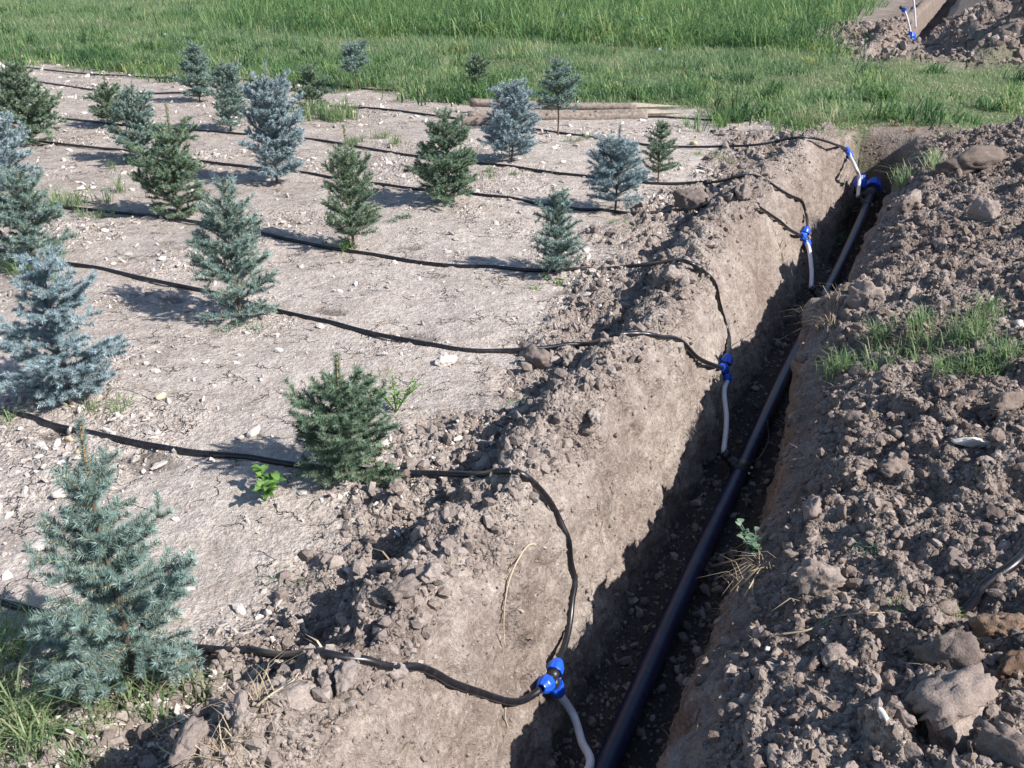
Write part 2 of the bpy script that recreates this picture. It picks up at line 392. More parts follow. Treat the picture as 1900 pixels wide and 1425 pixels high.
# pale crust: low flakes and pits
lvl = np.clip(rough * 1.0 + heapR, 0, 1)
wet = np.zeros_like(T2)
for hs, ht, hr in ((2.25, -3.38, .085), (2.28, -2.86, .06), (2.27, -2.42, .085), (3.83, -2.71, .07), (3.72, -2.16, .08), (5.0, -2.9, .07), (3.68, -3.55, .06), (5.2, -3.9, .07), (6.3, -2.6, .08), (4.62, -1.75, .07)):
    wd_ = np.hypot((S2 - hs) * 1.0, (T2 - ht) * .62) + .03 * perlin(S2 * 9, T2 * 9, 51); wet = np.maximum(wet, sstep(hr, hr * .6, wd_))
d -= .018 * wet
mic = fbm(q[0] * 9, q[1] * 9, 4, 5)
d += .007 * mic * (.5 + lvl) * (1 - .5 * green)
flk = np.minimum(cobble(q[0] * 13 + .8 * mic, q[1] * 13, 61, .40) * .09, .013)
d += flk * plain_ * (.12 + 1.1 * patch + .3 * lvl)
wp = fbm(q[0] * 7, q[1] * 7, 3, 6); wq = fbm(q[0] * 7 + 40, q[1] * 7, 3, 8)
big = cobble(q[0] * 5.2 + .7 * wp, q[1] * 5.2 + .7 * wq, 71, .55) / 5.2
med = cobble(q[0] * 11 + .8 * wp, q[1] * 11 + .8 * wq, 81, .35) / 11
sml = cobble(q[0] * 24 + .9 * wp, q[1] * 24 + .9 * wq, 91, .25) / 24
fine = 1 - np.abs(fbm(q[0] * 17, q[1] * 17, 3, 33)) * 2
pits = np.clip(-fbm(q[0] * 3.4, q[1] * 3.4, 3, 45) - .15, 0, 1)
d += lvl * (.34 * big + .50 * med + .5 * sml + .006 * fine - .085 * pits)
d += spoil2 * (1 - inn[:, None] * (U2 > 7.2) * (U2 < 11.5)) * (.32 * fbm(T2 * .9, S2 * .9, 4, 55) + .5 * big) 
# walls: scraped by the bucket, long soft grooves and chipped pieces
gro = fbm(q[0] * 2.2, q[1] * 5.5, 4, 95)
teeth = perlin(q[1] * 13 + .6 * gro, q[0] * .9, 97)
d += (wallL + wallR) * (.026 * gro + .006 * teeth + .007 * fine + .012 * fbm(q[0] * 12, q[1] * 12, 3, 96) + .10 * med * sstep(.1, .4, fbm(q[0] * 2.3, q[1] * 2.3, 2, 97)))
d += floor * (.018 * fbm(q[0] * 5, q[1] * 5, 3, 98) + .35 * sml + .2 * med)
# shallow wet hollows left by the drippers are cut later by colour only; mounds behind the meadow edge
d *= near
d += (1 - floor) * .05 * fbm(T2 * .35, S2 * .35, 2, 99) * sstep(9, 13, S2)
Sx = S2 + nS * d; Tx = T2 + nT * d; Zx = Z2 + nZ * d
X2, Y2 = Sx * SA + Tx * CA, Sx * CA - Tx * SA
pale = np.clip((1 - .55 * lvl) * (.66 + .25 * sstep(-5.5, -2, T2) ) , 0, 1) * (U2 < 7.6) + .10 * (U2 >= 7.6) * (1 - deep * 0) + .0 * wallL
pale = np.where((U2 >= 7) & (U2 < 9), .30 + .18 * bn, pale); pale = np.where(U2 >= 11, .12 + .2 * bn, pale)
pale = pale * (1 - .85 * spoil2)
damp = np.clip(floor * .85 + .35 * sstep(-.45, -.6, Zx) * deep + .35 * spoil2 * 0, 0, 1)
crack = sstep(.8, .4, lvl + .6 * patch) * (U2 < 5) * (1 - green)
# grid -> objects
idx = np.arange(NS * NU).reshape(NS, NU)
V = np.stack([X2, Y2, Zx], -1).reshape(-1, 3)
Q = np.stack([idx[:-1, :-1], idx[:-1, 1:], idx[1:, 1:], idx[1:, :-1]], -1)
Qf = Q.reshape(-1, 4)
allme = np_mesh('probe', V, Qf[:, ::-1].ravel() if False else Qf.ravel(), np.full(len(Qf), 4), [M['soil']])
probe = link('probe', allme)
bpy.context.view_layer.update()
um = .5 * (uu[:-1] + uu[1:])[None, :] + 0 * S[:-1, None]; sm = .5 * (S[:-1] + S[1:])[:, None] + 0 * um
gm = green[:-1, :-1] > .5; s2m = spoil2[:-1, :-1] > .5
zone = np.zeros(um.shape, int)                                   # bare ground
zone[(um > 11.3) & (um < 15.2) & (sm < 10.9)] = 2                # spoil heap
zone[(um > 7.4) & (um < 11.3) & ((sm < 10.5) | ((sm > 21.3) & (sm < 60)))] = 1   # trench
zone[gm & (zone != 1)] = 3
zone[s2m & (zone != 1)] = 4
zone = zone.ravel()
grit = np.clip(.35 + lvl + .5 * patch  - .25 * (wallL + wallR), .1, 1.2)
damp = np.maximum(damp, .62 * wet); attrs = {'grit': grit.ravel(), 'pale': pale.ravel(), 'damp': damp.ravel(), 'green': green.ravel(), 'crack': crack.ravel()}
for zi, nm, lab in ((0, 'bare_ground', 'pale cracked dry soil of the planted rows'), (1, 'trench', 'narrow trench dug through brown soil'),
                    (2, 'spoil_heap', 'low heap of excavated brown soil right of the trench'), (3, 'meadow', 'grassed ground beyond the planting'),
                    (4, 'far_spoil_heap', 'excavated soil around the far trench')):
    f = Qf[zone == zi]
    if not len(f): continue
    used, inv = np.unique(f.ravel(), return_inverse=True)
    me = np_mesh(nm, V[used], inv, np.full(len(f), 4), [M['soil']], smooth=True, extra={k: v[used] for k, v in attrs.items()})
    o = link(nm, me); o['kind'] = 'structure'; o['label'] = lab

def ray(px, py):
    """the place on the soil that the photograph shows at this point"""
    u = (px - 950) / 1825; v = (py - 712.5) / 1825
    dr = Vector((u, math.cos(PITCH) - v * math.sin(PITCH), -math.sin(PITCH) - v * math.cos(PITCH))).normalized()
    return dr
def G(px, py, up=0.0):
    dr = ray(px, py); ok, loc, n, _ = probe.ray_cast(Vector((0, 0, CAM_H)), dr)
    if not ok: loc = Vector((0, 0, CAM_H)) + dr * 20; n = Vector((0, 0, 1))
    if n.dot(dr) > 0: n = -n
    return np.array(loc + n * up)
def Zat(x, y):
    ok, loc, n, _ = probe.ray_cast(Vector((x, y, 5)), Vector((0, 0, -1)))
    return loc.z if ok else 0.0
def on(px, py, z):
    """point of the ray at height z"""
    dr = ray(px, py); k = (z - CAM_H) / dr.z; return np.array((dr.x * k, dr.y * k, z))

# ------------------------------------------------------------------ clods and crumbs
import bmesh
def ico(sub):
    bm = bmesh.new(); bmesh.ops.create_icosphere(bm, subdivisions=sub, radius=1)
    v = np.array([x.co[:] for x in bm.verts]); f = np.array([[y.index for y in x.verts] for x in bm.faces]); bm.free(); return v, f
ICO = {k: ico(k) for k in (1, 2, 3, 4)}
def rand_rot(n, rg, tilt=1.0):
    q = rg.normal(size=(n, 4)); q[:, 1:3] *= tilt; q /= np.linalg.norm(q, axis=1)[:, None]
    w, x, y, z = q.T
    return np.stack([1 - 2 * (y * y + z * z), 2 * (x * y - z * w), 2 * (x * z + y * w), 2 * (x * y + z * w), 1 - 2 * (x * x + z * z), 2 * (y * z - x * w),
                     2 * (x * z - y * w), 2 * (y * z + x * w), 1 - 2 * (x * x + y * y)], 1).reshape(n, 3, 3)
def clod_shape(sub, rg, flat=.75, nplanes=9, rough=.12):
    v, f = ICO[sub]; v = v.copy()
    n = rg.normal(size=(nplanes, 3)) * np.array([1, 1.5, 1]); n /= np.linalg.norm(n, axis=1)[:, None]; dd = rg.uniform(.50, .95, nplanes)
    dots = v @ n.T; r = np.where(dots > .05, dd[None] / np.maximum(dots, .05), 9).min(1); r = np.minimum(r, 1.0)
    if sub > 1:
        ox = rg.uniform(0, 50); r = r * (1 + rough * fbm(v[:, 0] * 2.2 + ox, v[:, 1] * 2.2 + v[:, 2] * 1.7, 4, 7, .6))
        if sub > 2:
            q3 = [v @ rand_rot(1, rg)[0] for _ in range(3)]
            r = r * (1 + .45 * rough * (perlin(q3[0][:, 0] * 5 + 3, q3[0][:, 1] * 5) + .6 * perlin(q3[1][:, 0] * 8, q3[1][:, 1] * 8 + 9)) + .16 * rough * (np.abs(perlin(q3[2][:, 0] * 15, q3[2][:, 1] * 15)) + perlin(q3[1][:, 1] * 22, q3[1][:, 2] * 22)))
    v = v * r[:, None] * np.array([1.15, rg.uniform(.55, .95), flat * rg.uniform(.75, 1.1)])
    return v, f
# cell areas and centres of the near terrain, for scattering
Vg = V.reshape(NS, NU, 3)
e1 = Vg[1:, :-1] - Vg[:-1, :-1]; e2 = Vg[:-1, 1:] - Vg[:-1, :-1]; cr_ = np.cross(e1, e2); areaC = np.linalg.norm(cr_, axis=2)
cen = .25 * (Vg[1:, 1:] + Vg[:-1, :-1] + Vg[1:, :-1] + Vg[:-1, 1:])
nrmC = cr_ / (areaC[..., None] + 1e-12); nrmC *= np.sign(nrmC[..., 2:3] + 1e-6)
distC = np.linalg.norm(cen - np.array([0, 0, CAM_H]), axis=2)
vis = (np.abs(cen[..., 0]) < .56 * (cen[..., 1] * .914 + .45) + .5) & (cen[..., 1] > .9) & (distC < 26)
def scatter(w, n, rg):
    w = (w * areaC * vis).ravel(); c = np.cumsum(w); k = np.searchsorted(c, rg.uniform(0, c[-1], n))
    k = np.minimum(k, len(w) - 1); i, j = np.unravel_index(k, areaC.shape)
    a = rg.uniform(0, 1, n)[:, None]; b = rg.uniform(0, 1, n)[:, None]
    P = Vg[i, j] + e1[i, j] * a + e2[i, j] * b
    return P, nrmC[i, j], distC[i, j], i, j
def c_(A_): return A_[:-1, :-1]
zoneg = zone.reshape(um.shape)
LV = c_(lvl); GR = c_(green); PT = c_(patch)

def crumbs(name, label, P, size, mat, sub=1, flat=.75, tilt=1.0, sink=.25, seed=1):
    rg = np.random.default_rng(seed); nt_ = 14
    shapes = [clod_shape(sub, rg, flat, 7 if sub == 1 else 9) for _ in range(nt_)]
    n = len(P); k = rg.integers(0, nt_, n); Rm = rand_rot(n, rg, tilt); VV = []; FF = []; RR = []; off = 0
    for q_ in range(nt_):
        sel = np.where(k == q_)[0]
        if not len(sel): continue
        v, f = shapes[q_]
        W = np.einsum('nij,vj->nvi', Rm[sel], v) * size[sel][:, None, None] + P[sel][:, None]
        W[..., 2] += (size[sel] * (.5 - sink) * flat)[:, None]
        VV.append(W.reshape(-1, 3)); FF.append((f[None] + (np.arange(len(sel)) * len(v))[:, None, None] + off).reshape(-1, 3)); off += len(sel) * len(v)
        RR.append(np.repeat(rg.uniform(0, 1, len(sel)), len(v)))
    VV = np.concatenate(VV); FF = np.concatenate(FF)
    me = np_mesh(name, VV, FF.ravel(), np.full(len(FF), 3), [mat], rnd=np.concatenate(RR), smooth=False)
    o = link(name, me); return tag(o, label, 'soil crumbs', None, 'stuff')

rg = np.random.default_rng(101)
heapw = ((zoneg == 2) & (GR < .5)) * 1.0
P, N, D, _, _ = scatter(heapw / np.maximum(distC, 1.4) ** 1.6, 42000, rg)
sz = (.0030 + .0044 * rg.pareto(2.1, len(P))).clip(.0028, .020) * (.75 + .10 * D)
crumbs('soil_crumbs', 'loose brown soil crumbs covering the spoil heap right of the trench', P, sz, M['clod'], 1, .8, 1, .42, 2)
P, N, D, _, _ = scatter(heapw / np.maximum(distC, 1.4) ** 1.6, 420, rg)
sz = rg.uniform(.012, .030, len(P)) * (.8 + .08 * D)
crumbs('small_clods', 'small angular lumps lying among the crumbs of the spoil heap', P, sz, M['clod'], 2, .8, 1, .42, 3)
ridw = (LV > .35) * (um < 7.6) * (GR < .5) * 1.0
P, N, D, _, _ = scatter(ridw / np.maximum(distC, 1.4) ** 1.6, 17000, rg)
sz = (.0030 + .0044 * rg.pareto(2.0, len(P))).clip(.003, .027) * (.75 + .09 * D)
crumbs('soil_crumbs', 'loose soil crumbs in the rough band left of the trench', P, sz, M['clod_pale'], 1, .8, 1, .25, 4)
plw = (um < 5.4) * (GR < .4) * (.22 + 1.2 * PT)
P, N, D, _, _ = scatter(plw / np.maximum(distC, 1.6) ** 1.5, 15000, rg)
sz = (.0028 + .0042 * rg.pareto(2.1, len(P))).clip(.003, .022) * (.7 + .10 * D)
crumbs('crust_chips', 'pale chips of dried crust and grit strewn over the bare ground', P, sz, M['crust'], 1, .45, .45, .2, 5)
trw = (zoneg == 1) * (c_(floor) + .2 * c_(wallR)) * (sm < 10.4)
P, N, D, _, _ = scatter(trw / np.maximum(distC, 1.4) ** 1.3, 5200, rg)
sz = (.004 + .006 * rg.pareto(2.4, len(P))).clip(.004, .025) * (.8 + .07 * D)
crumbs('soil_crumbs', 'crumbs fallen onto the floor and sides of the trench', P, sz, M['clod'], 1, .8, 1, .2, 6)
P, N, D, _, _ = scatter((c_(wallL) * 1.0 + (um > 6.6) * (um < 8.1) * 1.0) * (sm < 10.3) / np.maximum(distC, 1.4) ** 1.3, 4200, rg)
sz = (.0022 + .0030 * rg.pareto(2.2, len(P))).clip(.002, .012) * (.8 + .09 * D)
crumbs('soil_crumbs', 'fine crumbs and grit stuck to the sunny trench side', P, sz, M['clod_pale'], 1, .6, 1, .45, 8)
P, N, D, _, _ = scatter((c_(spoil2) > .4) * 1.0, 5500, rg)
sz = (.014 + .022 * rg.pareto(2.2, len(P))).clip(.012, .10)
crumbs('soil_clumps', 'lumpy brown soil thrown up around the far trench', P, sz, M['clod'], 1, .8, 1, .2, 7)

# single clods
rs = np.random.default_rng(55)
def clod_mesh(name, mat, seed, flat=.75, sub=3, rough=.16):
    rg_ = np.random.default_rng(seed); v, f = clod_shape(sub, rg_, flat, 11, rough)
    return np_mesh(name, v, f.ravel(), np.full(len(f), 3), [mat], rnd=np.full(len(v), rg_.uniform()), smooth=sub > 2)
CM = [clod_mesh('soil_clod', M['clod'], 300 + i, .8, 3 if i < 7 else 2, .26) for i in range(14)]
CP = [clod_mesh('soil_clod', M['clod_pale'], 330 + i, .8, 3 if i < 7 else 2) for i in range(14)]
XM = [clod_mesh('crust_flake', M['crust'], 400 + i, .38, 2) for i in range(10)]
def put_clod(name, me, P, r, label, cat, group=None, rot=None, sink=.3, sc=(1, 1, 1)):
    o = link(name, me); o.location = (P[0], P[1], P[2] + r * (.55 - sink) * sc[2]); o.scale = (r * sc[0], r * sc[1], r * sc[2])
    o.rotation_euler = rot or (rs.uniform(-.5, .5), rs.uniform(-.5, .5), rs.uniform(0, 6.28))
    return tag(o, label, cat, group)
def proj(p):
    x, y, z = p[0], p[1], p[2] - CAM_H; dep = y * math.cos(PITCH) - z * math.sin(PITCH); up_ = y * math.sin(PITCH) + z * math.cos(PITCH)
    return 950 + 1825 * x / dep, 712.5 - 1825 * up_ / dep
def name_by_place(items, noun, lms):
    """items (object, place, size): describe each by its rank in size near the closest landmark"""
    near_ = {}
    for o, p, r_ in items:
        x, y = proj(p); k = min(range(len(lms)), key=lambda q_: math.hypot(lms[q_][0] - x, (lms[q_][1] - y) * 1.6)); near_.setdefault(k, []).append((r_, o, x < lms[k][0]))
    orde = ['largest', 'second largest', 'third largest', 'fourth largest', 'fifth largest']
    for k, v_ in near_.items():
        for side in (True, False):
            w_ = sorted([q_ for q_ in v_ if q_[2] == side], key=lambda q_: -q_[0]); sd = 'left' if side else 'right'
            for i, (_, o, _) in enumerate(w_):
                o['label'] = (orde[i] + ' ' + noun + ' just ' + sd + ' of ' + lms[k][2]) if i < 5 else ('small ' + noun + ' just ' + sd + ' of ' + lms[k][2])
# the ones the photograph singles out: (px, py, width px, material, label, flatness)
special = [
 (1505, 940, 66, 'clod', 'squarish rough grey clod at the trench lip, above the leafy plant', .9),
 (1560, 950, 26, 'clod', 'small upright grey clod just right of the squarish rough clod', 1.3),
 (1525, 1072, 74, 'clod', 'broad pointed grey clod on the heap right of the leafy plant', .8),
 (1462, 968, 26, 'clod', 'small clod wedged below left of the squarish rough clod', .9),
 (1768, 1290, 128, 'clod', 'largest rugged clod in the bottom right corner', .62),
 (1782, 1352, 100, 'clod', 'pyramid-shaped clod in front of the largest rugged clod', .95),
 (1762, 1205, 92, 'clod', 'rough peaked clod above the largest rugged clod', .8),
 (1855, 1160, 80, 'redclod', 'reddish brown damp clod near the right edge below the half-buried hose', .8),
 (1880, 1235, 70, 'redclod', 'reddish brown clod at the right edge behind the largest clod', .7),
 (1870, 1385, 90, 'clod', 'dark clod cut by the bottom right corner of the picture', .7),
 (1660, 1255, 40, 'clod', 'upright yellowish clod left of the largest rugged clod', 1.1),
 (1545, 1215, 52, 'clod', 'crumbly clod in the hollow below the long bent root', .8),
 (1830, 1295, 34, 'clod', 'small warm brown clod touching the right end of the largest clod', .8),
 (1672, 1330, 40, 'clod', 'rounded clod directly below the pale stone on the right', .8),
 (1800, 818, 52, 'pale_stone', 'flat pale wedge-shaped stone on the heap at the right', .4),
 (1638, 1325, 26, 'pale_stone', 'small whitish oval pebble between the clods at lower right', .6),
 (1425, 1202, 16, 'pale_stone', 'tiny pale disc-like pebble at the edge of the trench lip', .4),
 (1440, 1212, 26, 'clod', 'small pale lump beside the tiny disc-like pebble', .8),
 (1600, 552, 60, 'clod', 'rounded fibrous clod at the trench lip behind the grassy turf', .9),
 (1690, 375, 50, 'clod', 'grey clod on the heap near the far trench end', .8),
 (1820, 395, 46, 'clod', 'knobbly clod high on the far part of the heap', .9),
 (1795, 300, 90, 'clod', 'big lumpy clod on top of the far end of the heap', .6),
 (1870, 745, 60, 'clod', 'low rounded clod at the right edge beyond the turf', .7),
 (1700, 720, 30, 'clod', 'clod sitting just in front of the grassy turf on the heap', .8),
 (1600, 860, 34, 'clod', 'lump with a flat lit top left of the pale wedge-shaped stone', .8),
 (1655, 870, 46, 'clod', 'broken grey lump near the middle of the heap', .8),
 (1890, 600, 20, 'pale_stone', 'small white pebble at the right edge above the turf', .8),
 (1000, 668, 52, 'clod', 'brown clod lying over the second black hose below the ridge', .85),
 (1245, 508, 38, 'clod', 'clod resting on the hose end where it crosses the ridge', .9),
 (830, 668, 36, 'crust', 'pale upright crust lump on bare ground left of the hose clod', .8),
 (725, 1240, 44, 'clod', 'clod covering the nearest hose where it dips into the ridge', .9),
 (640, 1255, 60, 'clod', 'wide crumbly clod under the nearest hose', .6),
 (540, 1290, 90, 'clod', 'large undercut clod below the nearest hose at lower left', .6),
 (350, 1372, 70, 'clod', 'smooth grey clod at the bottom left under the dry stalk', .7),
 (1280, 372, 54, 'clod', 'dark round clod beside the end of the hose near the ridge', .85),
 (1375, 352, 44, 'clod', 'angular clod on the ridge behind the dark round clod', .9),
 (115, 912, 30, 'pale_stone', 'cream white stone on the ground left of the nearest spruce', .6),
 (150, 836, 19, 'tan_stone', 'smooth tan pebble just below the hose at left', .7),
 (128, 815, 15, 'tan_stone', 'small tan pebble beside the hose, left of the smooth tan one', .7),
 (298, 735, 17, 'tan_stone', 'tan pebble in the little grass tuft right of the big blue spruce', .7),
 (1288, 265, 16, 'tan_stone', 'bright yellow-tan stone beside the far hose near the green spruce', .7),
 (470, 800, 30, 'pale_stone', 'pale crust stone on bare ground in the middle left', .5),
 (70, 1010, 40, 'crust', 'flat pale crust plate at left behind the nearest spruce', .35),
 (1100, 770, 34, 'clod', 'lone clod on the sunlit shoulder of the ridge', .8),
 (1070, 665, 40, 'clod', 'clod in the shade just right of the clod over the hose', .8),
 (740, 1090, 60, 'clod', 'dark clod in the shaded hollow left of the ridge', .7),
 (800, 1060, 36, 'clod', 'reddish angular clod perched in the shaded hollow', .8),
 (905, 860, 40, 'clod', 'clod just behind the hose where it climbs the ridge', .8),
]
for i, (px, py, w, mt, lab, fl) in enumerate(special):
    P = G(px, py + w * .22); dist = np.linalg.norm(P - np.array([0, 0, CAM_H])); r = w / 1825 * dist * .56
    me = clod_mesh('soil_clod' if mt in ('clod', 'redclod') else 'stone', M[mt if not (mt == 'clod' and px < 1400) else 'clod_pale'], 900 + i, fl, 4 if w > 30 else 3, .07 if 'stone' in mt else .20)
    put_clod('soil_clod' if mt in ('clod', 'redclod') else ('crust_flake' if mt == 'crust' else 'stone'), me, P, r, lab, 'clod' if mt in ('clod', 'redclod', 'crust') else 'stone', None, (rs.uniform(-.2, .2), rs.uniform(-.2, .2), rs.uniform(0, 6.28)), .22)
its = []
P, N, D, _, _ = scatter(heapw / np.maximum(distC, 1.5) ** 1.4, 115, rs)
for p, dd in zip(P, D):
    r_ = rs.uniform(.016, .038) * (.8 + .07 * dd); its.append((put_clod('soil_clod', CM[rs.integers(14)], p, r_, 'clod', 'clod', 'clods scattered over the spoil heap'), p, r_ / dd))
name_by_place(its, 'loose clod', [(1690, 645, 'the green turf'), (1800, 818, 'the pale wedge-shaped stone'), (1505, 940, 'the squarish clod at the lip'), (1525, 1072, 'the broad pointed clod'),
  (1550, 1150, 'the long bent root'), (1840, 1080, 'the half-buried hose end'), (1768, 1290, 'the largest rugged clod'), (1638, 1325, 'the whitish oval pebble'), (1655, 870, 'the broken grey lump'),
  (1795, 300, 'the big lumpy clod on the far heap'), (1820, 395, 'the knobbly clod on the far heap'), (1690, 480, 'the far lip of the trench'), (1850, 560, 'the bare heap beyond the turf'), (1622, 1010, 'the tiny sprout mid-heap'), (1400, 1350, 'the smooth lip in the foreground')])
its = []
P, N, D, _, _ = scatter(ridw * (um > 4.2) / np.maximum(distC, 1.5) ** 1.4, 95, rs)
for p, dd in zip(P, D):
    r_ = rs.uniform(.013, .032) * (.8 + .07 * dd); its.append((put_clod('soil_clod', CP[rs.integers(14)], p, r_, 'clod', 'clod', 'clods along the left ridge'), p, r_ / dd))
name_by_place(its, 'brown clod', [(725, 1240, 'the clod on the nearest hose'), (480, 1330, 'the tangled dry roots'), (800, 1060, 'the shaded hollow by the ridge'), (950, 890, 'the curved hose on the ridge'), (1060, 770, 'the dark gully behind the ridge'),
  (1000, 668, 'the clod over the second-row hose'), (1160, 620, 'the buried hose on the ridge'), (1245, 508, 'the clod on the third-row hose'), (1290, 430, 'the ridge above the middle fitting'), (1280, 372, 'the dark round clod'), (1458, 258, 'the arching hose'), (720, 940, 'the bushy green front spruce'), (200, 1370, 'the dry arching stalk')])
its = []
P, N, D, _, _ = scatter((um < 4.6) * (GR < .3) * (.2 + PT) / np.maximum(distC, 1.5) ** 1.2, 90, rs)
for p, dd in zip(P, D):
    r_ = rs.uniform(.012, .026) * (.8 + .09 * dd); its.append((put_clod('crust_flake', XM[rs.integers(10)], p, r_, 'flake', 'flake', 'crust flakes on the bare ground'), p, r_ / dd))
name_by_place(its, 'pale crust flake', [(225, 1000, 'the nearest spruce'), (120, 600, 'the big pale silvery spruce'), (445, 480, 'the spruce astride the second hose'), (640, 780, 'the bushy green front spruce'), (330, 320, 'the bushy brownish green spruce'), (515, 260, 'the silvery spruce with a bare leader'),
  (658, 350, 'the slender green spruce'), (828, 300, 'the dense dark green spruce'), (950, 240, 'the pale blue spruce by the stakes'), (1140, 320, 'the round silvery blue spruce'), (1033, 440, 'the small dense spruce'), (60, 400, 'the wide grey-green spruce'), (60, 200, 'the tall dark green spruce'), (270, 230, 'the dark bluish spruce'), (420, 180, 'the farthest pair of spruces'), (300, 620, 'the smooth cracked patch'), (830, 668, 'the pale upright crust lump')])

# ------------------------------------------------------------------ grass
def blades(P, h, w, lean, rg, curl=.5, az=None):
    """n curved blades of 5 points; returns V (n,5,3) and tri/quads"""
    n = len(P); a = rg.uniform(0, 2 * math.pi, n) if az is None else az
    side = np.stack([np.cos(a + math.pi / 2), np.sin(a + math.pi / 2), 0 * a], 1); dr = np.stack([np.cos(a), np.sin(a), 0 * a], 1)
    up = np.array([0, 0, 1.0])
    m = P + dr * (h * lean * .35)[:, None] + up * (h * .55)[:, None]
    t = P + dr * (h * lean)[:, None] + up * (h * (1 - curl * lean * .5))[:, None]
    V = np.stack([P - side * (w / 2)[:, None], P + side * (w / 2)[:, None], m + side * (w * .4)[:, None], m - side * (w * .4)[:, None], t], 1)
    return V
def blade_mesh(name, V, mat, rnd):
    n = len(V); o = np.arange(n)[:, None] * 5
    q = (o + np.array([0, 1, 2, 3])); tr = (o + np.array([3, 2, 4]))
    ff = np.concatenate([q, tr], 1).ravel(); sizes = np.tile([4, 3], n)
    return np_mesh(name, V.reshape(-1, 3), ff, sizes, [mat], rnd=np.repeat(rnd, 5), smooth=False)
rg = np.random.default_rng(9)
sc_ = c_(S2); tc_ = c_(T2)
visw = (np.abs(cen[..., 0]) < .60 * cen[..., 1] + 1.0) & (cen[..., 1] < 45); vis_keep = vis; vis = visw
tallm = sstep(17.2, 18.2, sc_ + .5 * fbm(tc_ * .6, sc_ * .6, 3, 88)) * sstep(-19, -11, tc_ + .8 * (sc_ - 18)) 
weedp = sstep(.1, .45, fbm(tc_ * .55 + 9, sc_ * .55, 3, 77))
shortw = (GR > .25) * (1 - tallm) * (1 - c_(spoil2)) * (sc_ < 32) * (sc_ > 9)
P, N, D, i_, j_ = scatter(shortw * (.35 + GR) / np.maximum(distC, 9) ** 1.1, 90000, rg)
wv_ = weedp[i_, j_]; tn = fbm(P[:, 0] * 3, P[:, 1] * 3, 2, 66)
gt = tc_[i_, j_]
tn2 = np.clip(fbm(P[:, 0] * .9 + 4, P[:, 1] * .9, 3, 68), -.4, 1)
h = rg.uniform(.035, .10, len(P)) * (1 + 1.2 * wv_ + 1.3 * np.clip(tn, 0, 1) + 1.2 * tn2) * np.interp(gt, [-14, -3, -.8, 3], [1.35, 1.2, .6, .38])
rv = np.clip(.44 + .34 * fbm(P[:, 0] * 1.1, P[:, 1] * 1.1, 4, 12) + rg.normal(0, .22, len(P)) + np.interp(gt, [-3, 1], [0, .20]) - .1 * wv_, 0, 1)
rv = np.clip(rv + .30 * sstep(.25, .6, fbm(P[:, 0] * .8 + 30, P[:, 1] * .8, 3, 14)), 0, 1)
o = link('meadow_grass', blade_mesh('meadow_grass', blades(P, h, rg.uniform(.006, .013, len(P)), rg.uniform(.2, 1.8, len(P)), rg, .8), M['grass'], rv))
tag(o, 'short green grass covering the meadow beyond the planting', 'grass', None, 'stuff')
tw = tallm * (GR > .3) * (1 - c_(spoil2)) * (sc_ < 34)
P, N, D, i_, j_ = scatter(tw / np.maximum(distC, 12) ** 1.6, 42000, rg)
cl = np.clip(.45 + 1.5 * fbm(P[:, 0] * 1.3, P[:, 1] * 1.3, 3, 67), .05, 1.5)
h = rg.uniform(.22, .62, len(P)) * (.55 + .7 * cl)
rv = np.clip(.42 + .45 * fbm(P[:, 0] * .9, P[:, 1] * .9, 3, 13) + rg.normal(0, .2, len(P)), 0, 1)
o = link('tall_grass', blade_mesh('tall_grass', blades(P, h, rg.uniform(.009, .026, len(P)), rg.uniform(.2, 1.7, len(P)), rg, 1.0), M['tallgrass'], rv))
tag(o, 'tall rank grass growing along the far side of the meadow', 'grass', None, 'stuff')
# clumps of taller weeds breaking up the meadow edge
P, N, D, i_, j_ = scatter(((GR > .02) * (1 - c_(spoil2)) * (sc_ < 15.5) * (np.exp(-(sc_ - 10.6) / 1.6)) * sstep(.8, -1.5, tc_) + .10 * (GR > .5) * (1 - c_(spoil2)) * (sc_ < 22)) * 1.0, 430, rg)
keep = ~((np.abs(P[:, 0] - .65) < 1.5) & (P[:, 1] < 11.6)); ps_, pt_ = xy2st(P[:, 0], P[:, 1]); keep &= ~((pt_ > -1.6) & (pt_ < .4) & (ps_ < 11.1)); P = P[keep]
k_ = np.repeat(np.arange(len(P)), rg.integers(20, 75, len(P))); cs = rg.uniform(.05, .22, len(P))[k_]; chh = rg.uniform(.10, .34, len(P)) * (.4 + .6 * (P[:, 1] > 0))
Pc = P[k_] + np.stack([rg.normal(0, 1, len(k_)) * cs, rg.normal(0, 1, len(k_)) * cs, 0 * cs], 1)
rvc = np.clip(rg.normal(.36, .27, len(P))[k_] + rg.normal(0, .15, len(k_)), 0, 1)
o = link('meadow_weeds', blade_mesh('meadow_weeds', blades(Pc, chh[k_] * rg.uniform(.5, 1.1, len(k_)), rg.uniform(.007, .022, len(k_)), rg.uniform(.2, 1.6, len(k_)), rg, .9), M['tallgrass'], rvc))
tag(o, 'clumps of taller weeds standing in the short meadow grass', 'weeds', None, 'stuff')
